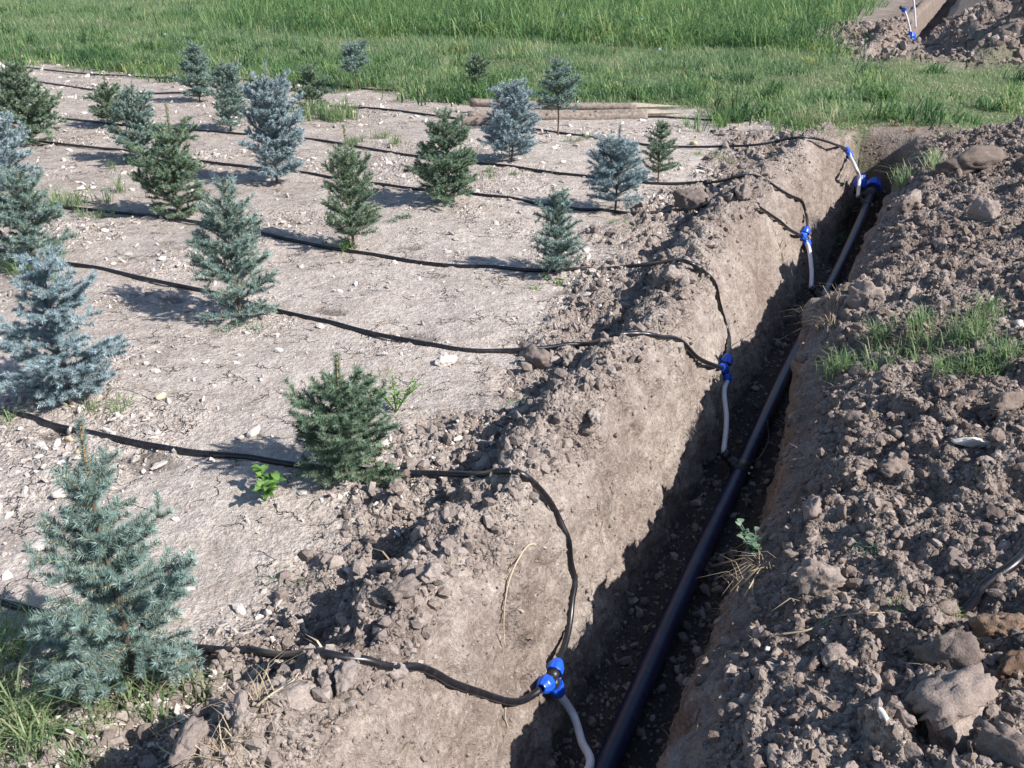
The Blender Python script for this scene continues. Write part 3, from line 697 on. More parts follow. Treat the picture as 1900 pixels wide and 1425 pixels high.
# dry straw lying in the meadow edge and on the soil
P, N, D, i_, j_ = scatter(((GR > .1) & (GR < .9)) * 1.0 * (sc_ < 13) + .12 * (GR > .5) * (sc_ < 15) * (tc_ > -7) + .004 * (sc_ < 10), 5200, rg)
V5 = blades(P + [0, 0, .004], rg.uniform(.02, .05, len(P)), rg.uniform(.003, .007, len(P)), rg.uniform(1, 3.2, len(P)), rg, .6)
o = link('dry_straw', blade_mesh('dry_straw', V5, M['dry'], rg.uniform(0, 1, len(P))))
tag(o, 'dead straw lying at the edge of the meadow', 'straw', None, 'stuff')
vis = vis_keep
P, N, D, i_, j_ = scatter(((um > 7.2) * (zoneg == 1) + 1.2 * heapw + .6 * ridw) / np.maximum(distC, 1.4) ** 1.8, 900, rg)
V5 = blades(P + N * .004, rg.uniform(.004, .016, len(P)), rg.uniform(.0012, .0026, len(P)), rg.uniform(2, 6, len(P)), rg, .2)
o = link('root_fibres', blade_mesh('root_fibres', V5, M['dry'], rg.uniform(.2, 1, len(P))))
tag(o, 'thin pale root fibres strewn on the dug soil', 'roots', None, 'stuff')

def tuft(name, px, py, n, rad, hh, w, label, mat='grass', lean=(.2, 1.2), cat='grass tuft', lo_=.2, hi_=.9, sx=1, sy=1, curl=.8, group=None, P0=None):
    c0 = G(px, py) if P0 is None else np.array(P0)
    rg_ = np.random.default_rng(int(px * 7 + py)); a = rg_.uniform(0, 6.28, n); r = rad * np.sqrt(rg_.uniform(0, 1, n))
    nc = max(3, n // 26); cc = rg_.integers(0, nc, n); ca = rg_.uniform(0, 6.28, nc); crr = rad * np.sqrt(rg_.uniform(0, 1, nc))
    x = crr[cc] * np.cos(ca[cc]) * sx + rg_.normal(0, .012 + rad * .04, n); y = crr[cc] * np.sin(ca[cc]) * sy + rg_.normal(0, .012 + rad * .04, n)
    zz = [Zat(c0[0] + X_, c0[1] + Y_) for X_, Y_ in zip(x, y)]
    P = np.stack([x, y, np.array(zz) - c0[2] - .004], 1)
    V5 = blades(P, rg_.uniform(hh * .4, hh, n), rg_.uniform(w * .6, w, n), rg_.uniform(lean[0], lean[1], n), rg_, curl)
    o = link(name, blade_mesh(name, V5, M[mat], rg_.uniform(lo_, hi_, n))); o.location = c0
    return tag(o, label, cat, group, 'stuff' if rad * max(sx, sy) >= .3 else None)
tuft('grass_tuft', 75, 1290, 330, .20, .22, .0055, 'big loose grass tuft spreading at the left foot of the nearest spruce', lean=(.4, 1.6), sx=1.2)
tuft('grass_tuft', 20, 1335, 170, .17, .16, .005, 'long arching grass in the corner below the big loose tuft', lean=(.5, 1.8))
tuft('grass_tuft', 150, 1350, 90, .10, .10, .0045, 'fine grass between the big loose tuft and the dry stalk', lean=(.4, 1.6))
tuft('grass_tuft', 310, 1275, 90, .12, .17, .005, 'grass blades sprouting at the right foot of the nearest spruce', lean=(.3, 1.5))
tuft('grass_tuft', 60, 1390, 130, .13, .09, .004, 'low grass tuft in the bottom left corner', lean=(.3, 1.4))
tuft('grass_tuft', 25, 1195, 60, .08, .12, .004, 'sparse grass at the left edge beside the nearest spruce', lean=(.3, 1.3))
tuft('grass_tuft', 235, 760, 55, .07, .07, .004, 'small sprig of grass right of the big pale blue spruce', lean=(.4, 1.6))
tuft('grass_tuft', 75, 510, 150, .25, .17, .006, 'grass clump in front of the grey-green spruce at the left edge', lean=(.3, 1.3))
tuft('grass_tuft', 140, 372, 260, .30, .20, .007, 'wide light green grass clump between the left hoses', lean=(.3, 1.3), sx=1.3)
tuft('grass_tuft', 200, 395, 70, .22, .12, .006, 'thin grass trailing right of the wide clump', lean=(.3, 1.3))
tuft('grass_tuft', 610, 218, 420, .33, .28, .010, 'dense bright grass clump hiding the foot of a far spruce', lean=(.2, .9), sx=1.2)
tuft('grass_tuft', 690, 262, 170, .32, .16, .008, 'loose grass clump behind the slender green spruce', lean=(.3, 1.2), sx=1.3)
tuft('grass_tuft', 455, 600, 45, .13, .07, .006, 'thin green weeds at the foot of the spruce astride the second hose', mat='weedblue', lean=(.5, 1.8), cat='weed')
tuft('grass_tuft', 95, 765, 70, .16, .08, .005, 'sparse grass under the big pale silvery spruce', lean=(.5, 1.7))
tuft('grass_tuft', 925, 322, 60, .20, .08, .008, 'green weeds at the foot of the pale blue spruce by the stakes', lean=(.5, 1.7), cat='weed')
tuft('grass_tuft', 1060, 262, 60, .22, .09, .008, 'sparse weeds under the spruce with the bare lower stem', lean=(.5, 1.7), cat='weed')
tuft('grass_tuft', 1160, 412, 30, .10, .05, .006, 'pale flat weed below the round silvery blue spruce', mat='weed', lean=(.8, 2), cat='weed')
tuft('grass_tuft', 1380, 300, 60, .28, .06, .007, 'low weeds on the ridge below the arching hose', lean=(.4, 1.4), cat='weed')
tuft('grass_tuft', 215, 305, 60, .14, .1, .006, 'little grass tuft at the foot of the dark bluish spruce', lean=(.3, 1.2))
tuft('grass_tuft', 1700, 645, 780, .28, .13, .005, 'turf of green grass lying on the heap beside the trench', lean=(.2, 1.3), lo_=.1, hi_=.75, sx=1.3, sy=.55)
tuft('grass_tuft', 1800, 692, 420, .19, .12, .005, 'smaller end of turf running down the heap to the right', lean=(.2, 1.3), lo_=.1, hi_=.8, sx=.9, sy=.6)
tuft('grass_tuft', 1700, 325, 160, .28, .24, .008, 'ragged grass hanging over the far right lip of the trench', lean=(.3, 1.5), sx=.5, sy=1.2)
tuft('grass_tuft', 1515, 235, 160, .28, .42, .013, 'tall arching grass clump at the meadow edge left of the trench end', lean=(.4, 1.3), lo_=.5, hi_=1.0)
tuft('grass_tuft', 1250, 185, 300, .55, .30, .010, 'dark weedy grass clump behind the wooden stakes', mat='tallgrass', lean=(.2, 1.0), lo_=0, hi_=.5, sx=1.3)
tuft('grass_tuft', 1390, 240, 260, .5, .28, .010, 'weedy grass clump between the stakes and the tall arching clump', mat='tallgrass', lean=(.2, 1.2), lo_=.1, hi_=.8, sx=1.3)
tuft('grass_tuft', 285, 130, 260, .55, .22, .010, 'grass clump behind the hoses left of the tall dark spruce', lean=(.2, 1.1), sx=1.4)
tuft('grass_tuft', 165, 95, 200, .7, .3, .012, 'dark broad-leaved weeds at the meadow edge on the left', mat='tallgrass', lean=(.3, 1.2), lo_=0, hi_=.6, sx=1.4)
tuft('grass_tuft', 1440, 450, 60, .08, .12, .004, 'dull grass hanging down the sunny trench wall near the middle fitting', mat='dry', lean=(.6, 2), lo_=.2, hi_=.6)
tuft('grass_tuft', 1330, 292, 90, .35, .06, .006, 'sparse low grass in front of the last long hose', lean=(.3, 1.2), sx=1.4)
tuft('grass_tuft', 1560, 260, 110, .3, .14, .007, 'ragged grass above the head of the trench', lean=(.3, 1.4), sx=1.3)
tuft('grass_tuft', 585, 105, 90, .3, .3, .03, 'low dark dock-like weed behind the far spruces', mat='tallgrass', lean=(.5, 1.4), lo_=.1, hi_=.6)
tuft('grass_tuft', 835, 370, 26, .12, .13, .010, 'light green weed at the foot of the dense dark green spruce', mat='weedblue', lean=(.4, 1.5), cat='weed')
tuft('grass_tuft', 1000, 528, 40, .14, .05, .008, 'flat green weeds below the small dense spruce', mat='weed', lean=(.8, 2), cat='weed')
tuft('grass_tuft', 765, 412, 45, .14, .05, .008, 'pale flat weed on bare ground right of the slender green spruce', mat='weedblue', lean=(.8, 2), cat='weed')
tuft('grass_tuft', 660, 462, 50, .10, .12, .008, 'light green weed at the foot of the slender green spruce', mat='weed', lean=(.4, 1.4), cat='weed')
tuft('grass_tuft', 975, 750, 26, .04, .05, .004, 'tiny green sprout in the shade of the ridge', mat='weedblue', lean=(.4, 1.4), cat='weed')
tuft('grass_tuft', 1622, 1010, 34, .035, .05, .004, 'tiny green sprout between clods in the middle of the heap', mat='weedblue', lean=(.3, 1.0), cat='weed')
tuft('grass_tuft', 1600, 1122, 30, .09, .035, .004, 'row of tiny green shoots along the long bent root', mat='weed', lean=(.3, 1.0), cat='weed', sx=1.6, sy=.3)
tuft('grass_tuft', 1770, 1145, 16, .02, .045, .005, 'small yellow-green sprout at the end of the half-buried hose', mat='weed', lean=(.3, 1.2), cat='weed')
tuft('grass_tuft', 1165, 900, 10, .02, .05, .003, 'single thin weed growing on the sunny trench wall', mat='weedblue', lean=(.3, 1.2), cat='weed')
tuft('grass_tuft', 530, 1075, 20, .06, .05, .003, 'thin grass sprig on bare ground right of the nearest spruce', mat='weedblue', lean=(.8, 2.4), cat='weed')
tuft('straw_bunch', 820, 150, 120, .3, .12, .008, 'heap of dead straw at the meadow edge behind the far hose', mat='dry', lean=(.8, 2.2), cat='straw', sx=1.4)
tuft('straw_bunch', 740, 140, 90, .25, .16, .008, 'dry brown weeds beside the small far spruce', mat='dry', lean=(.3, 1.4), cat='straw', lo_=0, hi_=.4)
tuft('straw_bunch', 1325, 215, 60, .18, .34, .007, 'reddish dried weed stalks standing behind the stakes', mat='dry', lean=(.1, .6), cat='dry weed', lo_=0, hi_=.35)
tuft('straw_bunch', 1640, 255, 110, .35, .12, .008, 'dead straw hanging over the head of the trench', mat='dry', lean=(.8, 2.2), cat='straw', lo_=0, hi_=.6)
tuft('straw_bunch', 1640, 40, 90, .5, .2, .012, 'dead straw beside the far trench', mat='dry', lean=(.8, 2.2), cat='straw', lo_=.2, hi_=.9)
tuft('straw_bunch', 1520, 600, 120, .12, .10, .003, 'tangle of dead stems overhanging the right lip of the trench', mat='dry', lean=(.8, 2.6), cat='straw', lo_=.1, hi_=.8, sx=.7, sy=1.6)
tuft('straw_bunch', 1396, 1078, 70, .06, .10, .0026, 'dead stems hanging over the lip below the lobed weed', mat='dry', lean=(.8, 2.4), cat='straw', lo_=.2, hi_=.9)
tuft('straw_bunch', 455, 1345, 90, .08, .09, .0028, 'tangled bunch of dry roots below the nearest hose', mat='dry', lean=(.8, 2.6), cat='dry roots', lo_=.2, hi_=.9)

# far flowers (chicory) dotted in the tall grass
for k, (px, py) in enumerate([(1045, 48), (1120, 40), (1190, 58), (612, 34), (312, 92), (1222, 127)]):
    c0 = G(px, py + 12); g = Geo(); add_tube(g, [c0, c0 + [0, .01, .34]], .004, 4, 0)
    hc = c0 + [0, .01, .35]
    for a in np.arange(8) * math.pi / 4:
        dv = np.array([math.cos(a), -.2, math.sin(a)]) * .016; sd = np.array([-math.sin(a), 0, math.cos(a)]) * .008
        g.add([hc, hc + dv * .8 + sd, hc + dv, hc + dv * .8 - sd], [[0, 1, 2, 3]], 1)
    o = link('flower', g.mesh('flower', [M['tallgrass'], M['chicory']])); tag(o, 'tiny pale blue flower in the grass, ' + ['the middle one of three near the top', 'second of three near the top, low down', 'rightmost of three near the top', 'at top behind the small bare-stemmed spruce', 'above the far left grass clump', 'just behind the wooden stakes'][k], 'flower', 'pale blue flowers in the meadow grass')

# ------------------------------------------------------------------ leafy weeds
def leaf_geo(g, p, dirv, L, W, rg_, mi=0, fold=.25):
    dirv = np.array(dirv, float); dirv /= np.linalg.norm(dirv); sd = np.cross(dirv, [0, 0, 1.0]); sd /= np.linalg.norm(sd) + 1e-9; up = np.cross(sd, dirv)
    st = [(0, .08), (.22, .72), (.5, 1.0), (.78, .7), (1.0, .05)]; Vv = []
    for a, b in st:
        c = p + dirv * L * a + up * (L * .18 * math.sin(a * 3.1))
        Vv += [c - sd * W * .5 * b + up * fold * W * b * .5, c, c + sd * W * .5 * b + up * fold * W * b * .5]
    F = []
    for i in range(4):
        for k in (0, 1): F.append([i * 3 + k, i * 3 + k + 1, i * 3 + k + 4, i * 3 + k + 3])
    g.add(Vv, F, mi, rg_.uniform(.2, 1))
def leafy(name, px, py, nst, h, nl, L, W, label, mat, spread=.6):
    rg_ = np.random.default_rng(int(px + py)); c0 = G(px, py); root = empty(name, c0, label, 'weed')
    gs = Geo(); gl = Geo()
    for q_ in range(nst):
        a = rg_.uniform(0, 6.28); e = np.array([math.cos(a) * spread, math.sin(a) * spread, 1]) * h * rg_.uniform(.6, 1)
        Pp = spline([np.zeros(3), e * .5 + [0, 0, h * .1], e], 4); add_tube(gs, Pp, .0018, 4, 0, .4)
        for k in range(nl):
            t = .25 + .75 * k / max(1, nl - 1); b = a + k * 2.4 + rg_.uniform(-.4, .4)
            leaf_geo(gl, Pp[int(t * (len(Pp) - 1))], [math.cos(b), math.sin(b), .35], L * rg_.uniform(.7, 1.1), W * rg_.uniform(.8, 1.1), rg_)
    s_ = link('stem', gs.mesh('stem', [M[mat]]), root); l_ = link('foliage', gl.mesh('foliage', [M[mat]], True), root)
    return root
leafy('weed_plant', 492, 930, 7, .09, 7, .045, .026, 'fresh light green broadleaf weed below the hose beside the nearest spruce', 'weed', .8)
leafy('weed_plant', 735, 765, 9, .14, 9, .03, .013, 'light green bushy weed right of the bushy green spruce', 'weed', .8)
leafy('weed_plant', 1400, 1035, 8, .10, 6, .024, .022, 'grey-green lobed weed growing out of the right trench lip', 'weedblue', .6)

# ------------------------------------------------------------------ roots and stalks
def strand(name, pts, r, label, cat='root', lift=.008, mat='dry', taper=.5, rv=.9):
    P = [G(x, y, lift) for x, y in pts]; P = spline(P, 6); g = Geo()
    add_tube(g, P, np.linspace(r, r * taper, len(P)), 5, 0, rv)
    return tag(link(name, g.mesh(name, [M[mat]], True)), label, cat)
strand('root', [(1010, 1018), (980, 1012), (958, 1040), (942, 1085), (934, 1140), (933, 1200)], .0032, 'long pale curved root lying on the sunny trench side')
strand('root', [(955, 1010), (945, 1050), (938, 1075)], .0022, 'short pale root beside the long curved one')
strand('root', [(935, 1310), (936, 1330), (941, 1348)], .0024, 'short white root poking out under the nearest fitting hose')
strand('root', [(1445, 1182), (1500, 1172), (1550, 1148), (1600, 1138), (1660, 1142)], .0030, 'long bent root lying across the heap', rv=.6)
strand('dry_stalk', [(160, 1362), (205, 1345), (255, 1348), (290, 1362), (325, 1395), (345, 1425)], .0028, 'pale dry stalk arching along the bottom left')
strand('dry_stalk', [(290, 1362), (300, 1385), (330, 1400), (338, 1425)], .002, 'thinner pale stalk forking from the dry arching one')
strand('dry_stalk', [(480, 1312), (510, 1290), (540, 1270), (556, 1254)], .0032, 'short white dry stalk pointing up from the tangled roots')
strand('dry_stalk', [(345, 1285), (380, 1296), (430, 1300)], .0022, 'white stem lying right of the spruce foot grass')
strand('dry_stalk', [(560, 1298), (590, 1278)], .002, 'short white stem on the clod below the nearest hose')
strand('root', [(1340, 1045), (1372, 1025), (1400, 1010)], .003, 'woody root poking into the trench below the lobed weed', lift=.03, rv=.8)
strand('root', [(1390, 1112), (1395, 1092), (1410, 1068), (1432, 1048)], .0028, 'forked root hanging from the right lip', lift=.02, rv=.7)
strand('root', [(1358, 1085), (1390, 1072), (1420, 1060)], .002, 'grey root crossing the forked one at the lip', lift=.02, rv=.5)
strand('root', [(1372, 1090), (1370, 1062), (1382, 1030)], .002, 'thin grey root hanging straight down at the lip', lift=.02, rv=.4)
strand('root', [(1425, 640), (1448, 642), (1470, 632), (1490, 618)], .0035, 'pale forked root sticking out over the main pipe', lift=.05, rv=.9)
strand('root', [(1572, 390), (1590, 393), (1612, 392), (1626, 388)], .0045, 'pale root reaching over the dark end of the trench', lift=.05, rv=.9)
strand('root', [(1530, 545), (1520, 530), (1545, 528), (1552, 548)], .0035, 'white looping root at the foot of the middle riser', lift=.02, rv=.8)
strand('root', [(1118, 968), (1112, 990), (1118, 1010)], .0018, 'fine dry root hair on the sunny wall', rv=.5)
strand('root', [(1112, 928), (1110, 945), (1106, 958)], .002, 'short straw-coloured root on the sunny wall above the shadow')

# ------------------------------------------------------------------ spruces
def spruce(px, py, top, w, tint, label, dens=1.0, leader=.22, bare=.05, seed=0, name='spruce_sapling', cone=.55, up=.5, full=1.0):
    rg_ = np.random.default_rng(1000 + seed)
    c0 = G(px, py); d0 = math.hypot(c0[0], c0[1])
    # real height from the ray through the tip at the trunk's distance
    v = (top - 712.5) / 1825; zt = CAM_H + c0[1] * ((-math.sin(PITCH) - v * math.cos(PITCH)) / (math.cos(PITCH) - v * math.sin(PITCH)))
    H = max(.25, zt - c0[2]); dz = d0 * math.cos(PITCH) + (CAM_H - c0[2] - H * .45) * math.sin(PITCH)
    Rr = w / 2 / 1825 * dz
    root = empty(name, c0, label, 'spruce tree', 'young spruces planted in rows')
    lean = rg_.normal(0, .02, 2)
    def axis(z): return np.array([lean[0] * z + .006 * math.sin(z * 9 + seed), lean[1] * z, z])
    g = Geo(); zs = np.linspace(-.02, H * .93, 14); r0 = .004 + .008 * H
    add_tube(g, [axis(z) for z in zs], np.linspace(r0, .0022, 14), 7, 0, .4)
    link('trunk', g.mesh('trunk', [M['bark']], True), root)
    shoots = []; gt_ = Geo()                                    # (p0, p1, thickness, needle length, liveness)
    def shoot(a, b, th, nl, sparse=1.0):
        shoots.append((a, b, nl, sparse)); add_tube(gt_, [a, b], [th, th * .6], 4, 0, rg_.uniform(.2, .9), False)
    zl = H * (1 - leader)
    # leader
    k = 5; pts = [axis(z) for z in np.linspace(zl, H, k)]
    for a, b in zip(pts[:-1], pts[1:]): shoot(a, b, .0045, .019, 1.9)
    for q_ in range(4):
        aa = rg_.uniform(0, 6.28); shoot(pts[0], pts[0] + np.array([math.cos(aa) * .55, math.sin(aa) * .55, .8]) * min(Rr * .5, H * leader * .5), .0026, .019, 1.3)
    big = dz < 4.2
    nwh = max(5, int(round((zl - bare * H) / (.085 if big else .075)))); zw = np.linspace(bare * H + .025, zl, nwh)
    allz = []
    for i, z in enumerate(zw):
        allz += [(z, 7 if i < nwh - 1 else 5)]
        if i < nwh - 1: allz += [((z + zw[i + 1]) / 2, 5)]
    for q_ in range(int(46 * H)):
        z = rg_.uniform(zw[0], zl); aa = rg_.uniform(0, 6.28); L = rg_.uniform(.03, .07) * min(1, Rr / .12); shoot(axis(z), axis(z) + np.array([math.cos(aa), math.sin(aa), rg_.uniform(.2, 1)]) * L, .0016, .020, 1.0)
    sN = (.0205 if big else .022) + .002 * rg_.uniform()
    for z, nb in allz:
        nb = max(2, nb + rg_.integers(-1 if full > 1 else -2, 1)); z = z + rg_.normal(0, .008)
        f = (z - zw[0]) / (zl - zw[0] + 1e-6)
        env = Rr * (np.interp(f, [0, .12, .3, .6, .85, 1.0], [.80, .98, 1.0, .92 - cone * .45, .80 - cone * .80, .26]))
        a0 = rg_.uniform(0, 6.28)
        for b_ in range(nb):
            a = a0 + b_ * 2 * math.pi / nb + rg_.normal(0, .28); L = env * (rg_.uniform(.45, 1.18) if rg_.uniform() > .12 else rg_.uniform(1.1, 1.35))
            el = min(1.05, up * (.35 + .9 * f)) + rg_.normal(0, .14)
            dirv = np.array([math.cos(a) * math.cos(el), math.sin(a) * math.cos(el), math.sin(el)])
            p = axis(z); L = L / max(.55, math.cos(el)); ns = max(2, int(L / .055)); seg = L / ns; pp = p.copy(); dd = dirv.copy()
            for q_ in range(ns):
                dd = dd + np.array([0, 0, .09 * (q_ / ns)]) + rg_.normal(0, .05, 3); dd /= np.linalg.norm(dd)
                pn = pp + dd * seg; fr_ = (q_ + 1) / ns
                shoot(pp, pn, .0028 * (1.25 - .6 * fr_), sN, 1.15 if fr_ > .3 else .6)
                if q_ < ns - 1 or ns == 2:
                    for sd in (-1, 1):
                        if rg_.uniform() < .9 * full:
                            ls = min(.13, L * .55) * (1.10 - .70 * fr_) * rg_.uniform(.65, 1.2) + .018
                            sv = np.cross(dd, [0, 0, 1.0]); sv /= np.linalg.norm(sv) + 1e-9
                            d2 = dd * .75 + sv * sd * .70 + np.array([0, 0, rg_.normal(.10, .22)]); d2 /= np.linalg.norm(d2)
                            mid = pn + d2 * ls * .5; e = mid + (d2 + rg_.normal(0, .10, 3)) * ls * .5
                            shoot(pn, mid, .0018, sN * .95); shoot(mid, e, .0015, sN * .92)
                            if ls > .075 and not big:
                                for s3 in (-1, 1):
                                    d3 = d2 * .7 + sv * s3 * .5 * sd + dd * .4 * s3; d3 /= np.linalg.norm(d3); shoot(mid, mid + d3 * ls * .42, .0013, sN * .9)
                pp = pn
    A_ = np.array([x[0] for x in shoots]); B_ = np.array([x[1] for x in shoots]); NL = np.array([x[2] for x in shoots]); SPR = np.array([x[3] for x in shoots])
    Ls = np.linalg.norm(B_ - A_, axis=1)
    tot = Ls.sum(); per = dens * 1.0; cnt = np.maximum(4, (Ls * per * SPR)).astype(int)
    k = np.repeat(np.arange(len(Ls)), cnt); n = len(k)
    ax = (B_ - A_) / (Ls[:, None] + 1e-9); axk = ax[k]; t = rg_.uniform(0, 1.03, n)[:, None]
    base = A_[k] + (B_ - A_)[k] * t
    hlp = np.where(np.abs(axk[:, 2:3]) < .9, [[0, 0, 1.0]], [[1.0, 0, 0]]); e1_ = np.cross(axk, hlp); e1_ /= np.linalg.norm(e1_, axis=1)[:, None]; e2_ = np.cross(axk, e1_)
    th = rg_.uniform(0, 6.28, n)[:, None]; rad = e1_ * np.cos(th) + e2_ * np.sin(th)
    rad = rad + np.array([0, 0, .22]); inc = rg_.uniform(.30, .85, n)[:, None]
    nd = rad * 1.0 + axk * inc; nd /= np.linalg.norm(nd, axis=1)[:, None]
    wd = np.cross(nd, rg_.normal(size=(n, 3))); wd /= np.linalg.norm(wd, axis=1)[:, None] + 1e-9
    nw = .00050 + .00060 * max(.5, dz * .36); nl = (NL[k] * rg_.uniform(.75, 1.15, n))[:, None]
    Vn = np.stack([base - wd * nw, base + wd * nw, base + nd * nl], 1).reshape(-1, 3)
    outer = np.clip(np.hypot(base[:, 0], base[:, 1]) / (Rr + 1e-6), 0, 1)
    rv = np.repeat(np.clip(rg_.normal(.46, .17, n) + .16 * (t[:, 0] - .5) + rg_.normal(0, .10, len(Ls))[k], 0, 1), 3)
    g = Geo(); g.add(Vn, np.arange(3 * n).reshape(-1, 3), 0, rv)
    g.V += [x for x in gt_.V]; g.F += [x + g.n for x in gt_.F]; g.S += gt_.S; g.MI += [x + 1 for x in gt_.MI]; g.Rn += gt_.Rn; g.n += gt_.n
    link('crown', g.mesh('crown', [M[tint], M['twig']]), root)
    return n
tot = 0
TREES = [
 (252, 1285, 780, 285, 'n_teal', 'nearest and largest spruce, blue-green with a tall bristly leader, at lower left', 1350, .26, .05, .62, .55),
 (128, 750, 468, 190, 'n_blue', 'big pale silvery blue spruce at the left edge between two hoses', 1300, .10, .03, .35, .42),
 (445, 590, 335, 150, 'n_teal', 'grey-green spruce standing astride the second hose, middle left', 1150, .15, .02, .45, .7),
 (645, 892, 660, 185, 'n_green', 'bushy green spruce behind the curved hose in the front row by the ridge', 1300, .33, .01, .25, .60),
 (65, 495, 318, 138, 'n_teal', 'wide grey-green spruce at the left edge rising from a grass clump', 950, .18, .02, .35, .6),
 (28, 350, 215, 80, 'n_blue', 'light blue spruce cut by the left edge behind the wide grey-green one', 900, .15, .03, .5, .7),
 (55, 270, 98, 112, 'n_green', 'tall dark green spruce at the far left edge', 800, .2, .03, .5, .55),
 (212, 236, 135, 70, 'n_green', 'small dull green spruce left of the dark bluish one', 700, .34, .03, .35, .6),
 (268, 304, 150, 90, 'n_teal', 'dark bluish spruce partly behind the bushy brownish green one', 800, .25, .02, .3, .8),
 (332, 405, 190, 132, 'n_green', 'bushy brownish green spruce with long upright leader and side shoots', 900, .34, .02, .2, .6),
 (372, 190, 72, 66, 'n_teal', 'tall narrow dark spruce farthest back beside the meadow', 700, .15, .05, .5, .5),
 (430, 243, 112, 76, 'n_teal', 'grey-green spruce between the farthest tall one and the silvery one', 700, .25, .05, .3, .9),
 (515, 340, 112, 108, 'n_blue', 'silvery blue spruce with a thin bare leader, upper middle left', 850, .26, .02, .2, .9),
 (580, 205, 118, 72, 'n_green', 'dark green spruce half hidden by the dense grass clump', 700, .2, .05, .5, .7),
 (662, 168, 80, 54, 'n_teal', 'small spruce with a bare stem at the meadow edge', 650, .1, .35, .3, .7),
 (885, 165, 103, 46, 'n_green', 'faint little green spruce standing in the meadow grass', 500, .2, .1, .4, .7),
 (658, 462, 235, 106, 'n_green', 'slender green spruce with a gappy crown and long leader', 850, .32, .08, .35, .9),
 (828, 377, 205, 128, 'n_green', 'dense dark green spruce in the middle of the planting', 1050, .12, .02, .55, .55),
 (950, 300, 155, 112, 'n_blue', 'pale blue spruce in front of the wooden stakes', 850, .12, .04, .35, .55),
 (1035, 250, 98, 88, 'n_teal', 'bluish spruce with a bare brown lower stem behind the pale blue one', 750, .18, .30, .5, .55),
 (1140, 392, 232, 114, 'n_blue', 'round silvery blue spruce nearest the ridge in the far rows', 950, .30, .08, .2, .75),
 (1220, 338, 225, 66, 'n_green', 'small thin green spruce right behind the round silvery one', 700, .12, .12, .55, .6),
 (1033, 510, 357, 100, 'n_teal', 'small dense blue-green spruce beside the hose near the ridge', 1150, .12, .02, .45, .8),
]
for i, (px, py, top, w, tint, lab, dens, ld, bare, cone, upp) in enumerate(TREES):
    tot += spruce(px, py, top, w, tint, lab, dens * (2.1 if i in (0, 1, 3) else 1.15), ld, bare, i, full=1.1 if i in (0, 1, 3) else 1.0, cone=cone, up=upp)


# ------------------------------------------------------------------ wooden stakes
def stake(a, b, r, label, pointed=True, za=.06, zb=.06, seed=0):
    A = G(*a); B = G(*b); A[2] = Zat(A[0], A[1]) + za; B[2] = Zat(B[0], B[1]) + zb
    rg_ = np.random.default_rng(seed); n = 26; root = empty('wooden_stake', (A + B) / 2, label, 'wooden stake', 'stakes lying at the meadow edge')
    c = (A + B) / 2; L = np.linalg.norm(B - A); t = np.linspace(0, 1, n)
    P = A + (B - A) * t[:, None] + np.stack([0 * t, .012 * np.sin(t * 7 + seed), .012 * np.sin(t * 5 + seed)], 1) - c
    tip = max(0, 1 - .42 / L); rr = r * (1.04 - .12 * t) * (1 + .04 * rg_.normal(size=n))
    if pointed:
        kk = t <= tip + .02; g = Geo(); add_tube(g, P[kk], rr[kk], 12); link('shaft', g.mesh('shaft', [M['wood']], True), root)
        k2 = t >= tip - .02; tt = (t[k2] - t[k2][0]) / (t[k2][-1] - t[k2][0]); g = Geo(); add_tube(g, P[k2], rr[k2] * (1.01 - .93 * tt), 6); link('tip', g.mesh('tip', [M['woodcut']]), root)
    else:
        g = Geo(); add_tube(g, P, rr, 12); link('shaft', g.mesh('shaft', [M['wood']], True), root)
        e = P[-1] + (P[-1] - P[-2]) / np.linalg.norm(P[-1] - P[-2]) * .004; g = Geo(); add_tube(g, [P[-1], e], rr[-1] * .97, 12); link('cut_end', g.mesh('cut_end', [M['woodcut']]), root)
    g = Geo()
    for k in range(4):
        j = rg_.integers(4, 18); a_ = rg_.uniform(2, 5); off = np.array([0, math.cos(a_), abs(math.sin(a_))]) * rr[j]
        add_tube(g, [P[j] + off * .8, P[j] + off * 1.12], [.016, .011], 7)
    link('knots', g.mesh('knots', [M['bark']]), root)
stake((868, 224), (1200, 221), .048, 'thick blunt-ended stake in front of the pile', False, .035, .035, 1)
stake((872, 210), (1258, 212), .044, 'thick stake with a long sharpened point lying on top at the back', True, .10, .075, 2)
stake((930, 214), (1268, 217), .045, 'thin split stake with a splintered tip under the sharpened one', True, .03, .03, 3)
stake((858, 232), (960, 232), .050, 'short stake end showing left of the pale blue spruce', False, .045, .045, 4)

